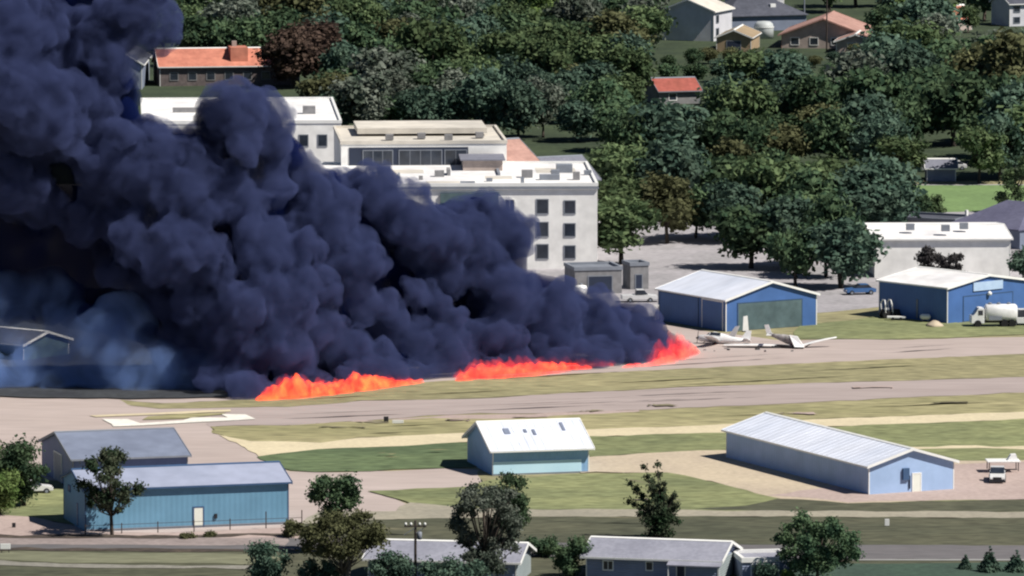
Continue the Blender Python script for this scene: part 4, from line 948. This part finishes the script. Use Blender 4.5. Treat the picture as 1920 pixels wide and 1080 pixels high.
print("TREES", cnt)
# ---------------------------------------------------------------- smoke
BASE = [(-300,746),(0,746),(300,748),(480,748),(650,728),(800,712),(1000,698),(1150,686),(1300,668),(1500,650)]
def base_y(px):
    for (x0,y0),(x1,y1) in zip(BASE, BASE[1:]):
        if px <= x1: return y0+(y1-y0)*(px-x0)/(x1-x0)
    return BASE[-1][1]
def front(px): return G(px, base_y(px)).y
SIL = [(-260,-120),(330,-120),(300,20),(262,60),(235,110),(262,170),(262,215),(300,236),(350,240),(380,228),(392,190),(440,160),(490,172),
       (525,215),(552,262),(572,300),(640,318),(700,312),(745,322),(768,362),(820,382),(880,372),(905,352),(935,362),(965,395),
       (988,440),(975,475),(1010,505),(1050,528),(1100,555),(1150,563),(1205,590),(1250,612),(1285,640),(1285,668),(1150,686),(1000,700),
       (880,702),(800,712),(650,728),(500,748),(340,749),(320,700),(260,650),(170,620),(90,605),(40,612),(-260,612)]
def inside(x, y, poly):
    c = False; j = len(poly)-1
    for i in range(len(poly)):
        xi, yi = poly[i]; xj, yj = poly[j]
        if (yi > y) != (yj > y) and x < (xj-xi)*(y-yi)/(yj-yi)+xi: c = not c
        j = i
    return c
def edge_dist(x, y, poly):
    best = 1e9
    for i in range(len(poly)):
        (x0,y0),(x1,y1) = poly[i-1], poly[i]
        dx, dy = x1-x0, y1-y0; L2 = dx*dx+dy*dy or 1
        t = max(0, min(1, ((x-x0)*dx+(y-y0)*dy)/L2))
        best = min(best, math.hypot(x-x0-t*dx, y-y0-t*dy))
    return best
def puff_mesh(name, balls, voxel, disp, m):
    bm = bmesh.new()
    for c, r in balls:
        mt = Matrix.Translation(c) @ Matrix.Rotation(rng.uniform(.2,1.1), 4, 'Y') @ Matrix.Rotation(rng.uniform(-.5,.5), 4, 'X') @ Matrix.Diagonal((r*rng.uniform(.85,1.35), r*rng.uniform(.85,1.1), r*rng.uniform(.7,1.05), 1))
        bmesh.ops.create_icosphere(bm, subdivisions=2, radius=1, matrix=mt)
    me = bpy.data.meshes.new(name); bm.to_mesh(me); bm.free()
    o = bpy.data.objects.new(name, me); COL.objects.link(o)
    rm = o.modifiers.new("remesh", 'REMESH'); rm.mode = 'VOXEL'; rm.voxel_size = voxel
    for i, (typ, size, st) in enumerate(disp):
        tx = bpy.data.textures.new(name+"_%d" % i, typ); 
        if typ == 'CLOUDS': tx.noise_scale = size; tx.noise_depth = 3
        if typ == 'VORONOI': tx.noise_scale = size; tx.distance_metric = 'DISTANCE_SQUARED'
        md = o.modifiers.new("puffs%d" % i, 'DISPLACE'); md.texture = tx; md.strength = st; md.mid_level = .45 if typ == 'CLOUDS' else .35
        md.texture_coords = 'LOCAL'
    rm2 = o.modifiers.new('remesh2', 'REMESH'); rm2.mode = 'VOXEL'; rm2.voxel_size = voxel
    dg = bpy.context.evaluated_depsgraph_get(); ev = o.evaluated_get(dg)
    me2 = bpy.data.meshes.new_from_object(ev); o.modifiers.clear(); o.data = me2
    for p in me2.polygons: p.use_smooth = True
    me2.materials.clear(); me2.materials.append(m)
    return o
HERO = [(250,330,48,0),(300,290,58,1),(345,335,66,0),(395,350,36,-1),(255,440,48,-1),(330,465,66,-3),(395,485,42,-3),(440,205,46,0),(500,245,46,2),(415,255,30,4),
 (470,380,38,0),(440,340,40,3),(490,470,42,-1),(500,535,32,-5),(548,530,24,-5),(592,540,26,-5),(465,565,42,-5),(525,580,44,-5),(600,420,58,1),(640,470,50,-1),(655,540,42,-2),
 (700,360,52,1),(760,405,48,0),(800,440,56,-1),(870,425,52,0),(925,400,42,0),(958,432,30,-1),(640,345,34,4),(780,545,26,-5),(820,565,26,-5),(852,596,24,-5),(730,585,30,-4),
 (950,555,56,-3),(1040,598,52,-4),(1130,612,48,-4),(1200,622,34,-4),(900,500,44,-1),(830,510,36,-1),(600,620,48,-4),(520,645,46,-5),(650,668,34,-5),(790,640,40,-5),(850,648,38,-5),
 (440,640,50,-3),(380,580,46,0),(310,560,40,4),(920,630,44,-5),(1000,650,34,-5),(560,690,34,-6),(455,715,34,-5),(400,700,36,-4),(720,680,30,-5),(350,650,40,1),
 (50,180,95,-2),(-40,120,90,-2),(130,190,60,0),(30,60,80,1),(190,100,60,3),(250,30,60,3),(210,330,50,2),(170,260,50,5),(20,330,80,3),(190,420,40,5),(220,500,40,4),(560,360,42,4),(1245,640,22,-4)]
def mk_balls(lst, k=1.0):
    out = []
    for x, y, r, dy in lst:
        Y = front(x)+11+dy; s = FPX/Y; out.append((P(x, y, Y), r/s*k))
    return out
balls = mk_balls(HERO, 1.18)
for k in range(420):
    x = rng.uniform(150, 1290); y = rng.uniform(120, 740)
    if not inside(x, y, SIL): continue
    r = min(edge_dist(x, y, SIL)*1.05, rng.uniform(20, 46))
    if r < 9: continue
    Y = front(x)+13+rng.uniform(-3, 5)+(0 if r > 25 else -5); s = FPX/Y
    if rng.random() < .22: balls.append((P(x, y, Y), r/s))
core = []
x = 476
while x < 1278:
    b_ = base_y(x); r = rng.uniform(19, 30); Y = front(x)+rng.uniform(1.2, 3.0)
    if x > 860 or x < 800 or rng.random() < .8: balls.append((P(x, b_-r*.55, Y), r/(FPX/Y)))
    x += rng.uniform(13, 20)
yy = -110
while yy < 745:
    xx = -250
    while xx < 1290:
        x = xx+rng.uniform(-12,12); y = yy+rng.uniform(-12,12)
        if inside(x, y, SIL):
            r = min(edge_dist(x, y, SIL)*1.0, rng.uniform(40, 58))
            if r > 10:
                Y = front(x)+18+rng.uniform(-1, 3)-(6 if r < 30 else 0); core.append((P(x, y, Y), r/(FPX/Y)))
        xx += 38
    yy += 34
M_SMOKE = smoke_mat("dense smoke", (.098,.125,.285), (0,0,0), .9, (.34,.38,.58,.05))
M_CORE = smoke_mat("shade-dark smoke", (.012,.024,.13), (0,0,0), .6)  # shade between the billows put into a darker smoke colour
sm = puff_mesh("smoke_plume", balls, .36, [('CLOUDS', 5.0, 5.0), ('VORONOI', 2.4, -1.3), ('CLOUDS', 1.7, 1.8), ('CLOUDS', .8, .9)], M_SMOKE)
tag(sm, "grey-blue smoke billowing up and left from the fires", "smoke", kind="stuff")
sm = puff_mesh("smoke_core", core, .6, [('CLOUDS', 5.0, 4.0), ('CLOUDS', 2.2, 2.0)], M_CORE)
tag(sm, "nearly black navy smoke deep inside the plume, its shade put into colour", "smoke", kind="stuff")
# thin veil drifting low at the left, in front of the shadow-dark ground
veil = mk_balls([(210,650,75,0),(150,680,60,2),(290,690,60,0),(120,620,60,4),(240,600,60,2),(330,720,36,0),(180,715,40,0),(60,600,50,6),(380,700,45,-2),(260,730,30,-2),(10,560,70,6),(90,560,70,6),(20,628,40,4),(-30,620,40,4),(60,650,30,3),(400,725,26,-3),(440,728,20,-3),(350,728,24,-2),(300,715,30,-2),(40,706,36,-1),(-30,700,44,-1),(100,722,24,-2),(60,680,40,2)])
sm = puff_mesh("thin_smoke", veil, .6, [('CLOUDS', 5.0, 3.5)], smoke_mat("thin smoke", (.34,.52,.98), (0,0,0), .33, (.22,.36,.6,.15)))
tag(sm, "thin blue smoke veil low over the shadow-dark ground at left", "smoke", kind="stuff")
# ---------------------------------------------------------------- fire
def fire_mat(name, c, st, dens):
    m, t, out = nodes_mat(name); N = t.nodes; L = t.links
    v = N.new("ShaderNodeVolumePrincipled"); v.inputs['Color'].default_value = (.3,.1,.1,1); v.inputs['Density'].default_value = dens
    v.inputs['Emission Color'].default_value = (*c, 1); v.inputs['Emission Strength'].default_value = st
    tc = N.new("ShaderNodeTexCoord"); mp = N.new("ShaderNodeMapping"); mp.inputs['Scale'].default_value = (1,1,.55); mp.inputs['Rotation'].default_value = (0,.5,0)
    nz = N.new("ShaderNodeTexNoise"); nz.inputs['Scale'].default_value = .8; nz.inputs['Detail'].default_value = 3; nz.inputs['Distortion'].default_value = .8
    L.new(tc.outputs['Object'], mp.inputs[0]); L.new(mp.outputs[0], nz.inputs['Vector'])
    mr = N.new("ShaderNodeMapRange"); mr.inputs[1].default_value = .36; mr.inputs[2].default_value = .62; mr.inputs[3].default_value = st*.2; mr.inputs[4].default_value = st*1.8
    L.new(nz.outputs[0], mr.inputs[0]); L.new(mr.outputs[0], v.inputs['Emission Strength'])
    cr = N.new("ShaderNodeValToRGB"); cr.color_ramp.elements[0].position = .4; cr.color_ramp.elements[1].position = .66
    cr.color_ramp.elements[0].color = (c[0], c[1]*.4, c[2], 1); cr.color_ramp.elements[1].color = (c[0], c[1]*1.7, c[2]*1.1, 1)
    L.new(nz.outputs[0], cr.inputs[0]); L.new(cr.outputs[0], v.inputs['Emission Color'])
    L.new(v.outputs[0], out.inputs['Volume'])
    return m
M_FIRE = fire_mat("flame", (1.0,.075,.02), 1.6, .9)
M_FIRE2 = fire_mat("deep red flame", (1.0,.055,.026), 1.15, .8)
M_FIRE3 = fire_mat("thin red flame", (1.0,.05,.035), .9, .45)
def flames(name, label, pts, m, seed, dens=3.0, off=-1.2):
    """pts: (px, base row, height in px) along the burning edge"""
    rs = random.Random(seed); bm = bmesh.new()
    for (x0,y0,h0),(x1,y1,h1) in zip(pts, pts[1:]):
        n = max(2, int(abs(x1-x0)/dens))
        for i in range(n):
            t = (i+rs.random())/n; px_ = x0+(x1-x0)*t; py_ = y0+(y1-y0)*t; h = (h0+(h1-h0)*t)*rs.uniform(.6,1.08)
            for row in range(2):
                g = G(px_+rs.uniform(-4,4), py_) + Vector((0, off+row*rs.uniform(.5,2.0), 0)); s = FPX/g.y; hm = max(.3, h/s*(1 if row else .7)); w = rs.uniform(.6,1.1)*min(1.3, .5+hm*.4)
                lean = rs.uniform(-.5,.15)*hm*.5
                p = [g+Vector((0,0,-.05)), g+Vector((lean*.15,0,hm*.25)), g+Vector((lean*.4+rs.uniform(-.1,.1),0,hm*.55)), g+Vector((lean*.8,0,hm*.82)), g+Vector((lean*1.1,0,hm))]
                tube(bm, p, [w*.9, w, w*.72, w*.35, .03], 8)
    o = link_bm(name, bm, m, smooth=True, label=label, cat="fire", kind="stuff")
    rm = o.modifiers.new("r", 'REMESH'); rm.mode = 'VOXEL'; rm.voxel_size = .18
    tx = bpy.data.textures.new(name, 'CLOUDS'); tx.noise_scale = .9; tx.noise_depth = 2
    md = o.modifiers.new("d", 'DISPLACE'); md.texture = tx; md.strength = .5; md.mid_level = .5
    dg = bpy.context.evaluated_depsgraph_get(); me2 = bpy.data.meshes.new_from_object(o.evaluated_get(dg)); o.modifiers.clear(); o.data = me2
    me2.materials.clear(); me2.materials.append(m)
    for q in me2.polygons: q.use_smooth = True
    return o
flames("left_flames".replace("left_",""), "bright orange-red flames at the left, along the grass edge", [(484,750,8),(505,748,22),(535,746,34),(552,745,50),(575,743,36),(610,740,22),(640,736,26),(662,733,38),(685,730,30),(715,726,22),(740,723,16),(770,719,10),(792,716,3)], M_FIRE, 1)
flames("flames", "low red flames in the middle of the burning strip", [(862,713,10),(890,709,26),(930,708,28),(960,705,24),(1000,702,26),(1040,697,24),(1075,692,14),(1105,690,4)], M_FIRE2, 2)
flames("flames", "red flames around the wreck's nose at the smoke's right tip", [(1170,688,3),(1222,684,8),(1240,681,14),(1254,678,30),(1264,675,16),(1276,672,44),(1286,667,20),(1296,664,28),(1306,660,6)], M_FIRE3, 3)

# the fire's red glow on the smoke, added as thin emissive tongues
M_GLOW = fire_mat("red fire glow", (1.0,.035,.03), .30, .22)
flames("fire_glow", "added red glow on the smoke above the left fire", [(500,744,16),(540,740,38),(575,738,34),(620,736,20),(665,731,34),(720,724,26),(770,718,10)], M_GLOW, 11, dens=6.0, off=.3)
flames("fire_glow", "added red glow on the smoke above the middle fire", [(850,710,12),(890,706,32),(950,703,36),(1020,697,32),(1090,690,20),(1150,687,12)], M_GLOW, 12, dens=6.0, off=.3)
flames("fire_glow", "thin translucent red flames licking up at the smoke's right tip", [(1215,680,16),(1250,676,52),(1280,670,60),(1300,660,30)], M_GLOW, 13, dens=6.0, off=.4)
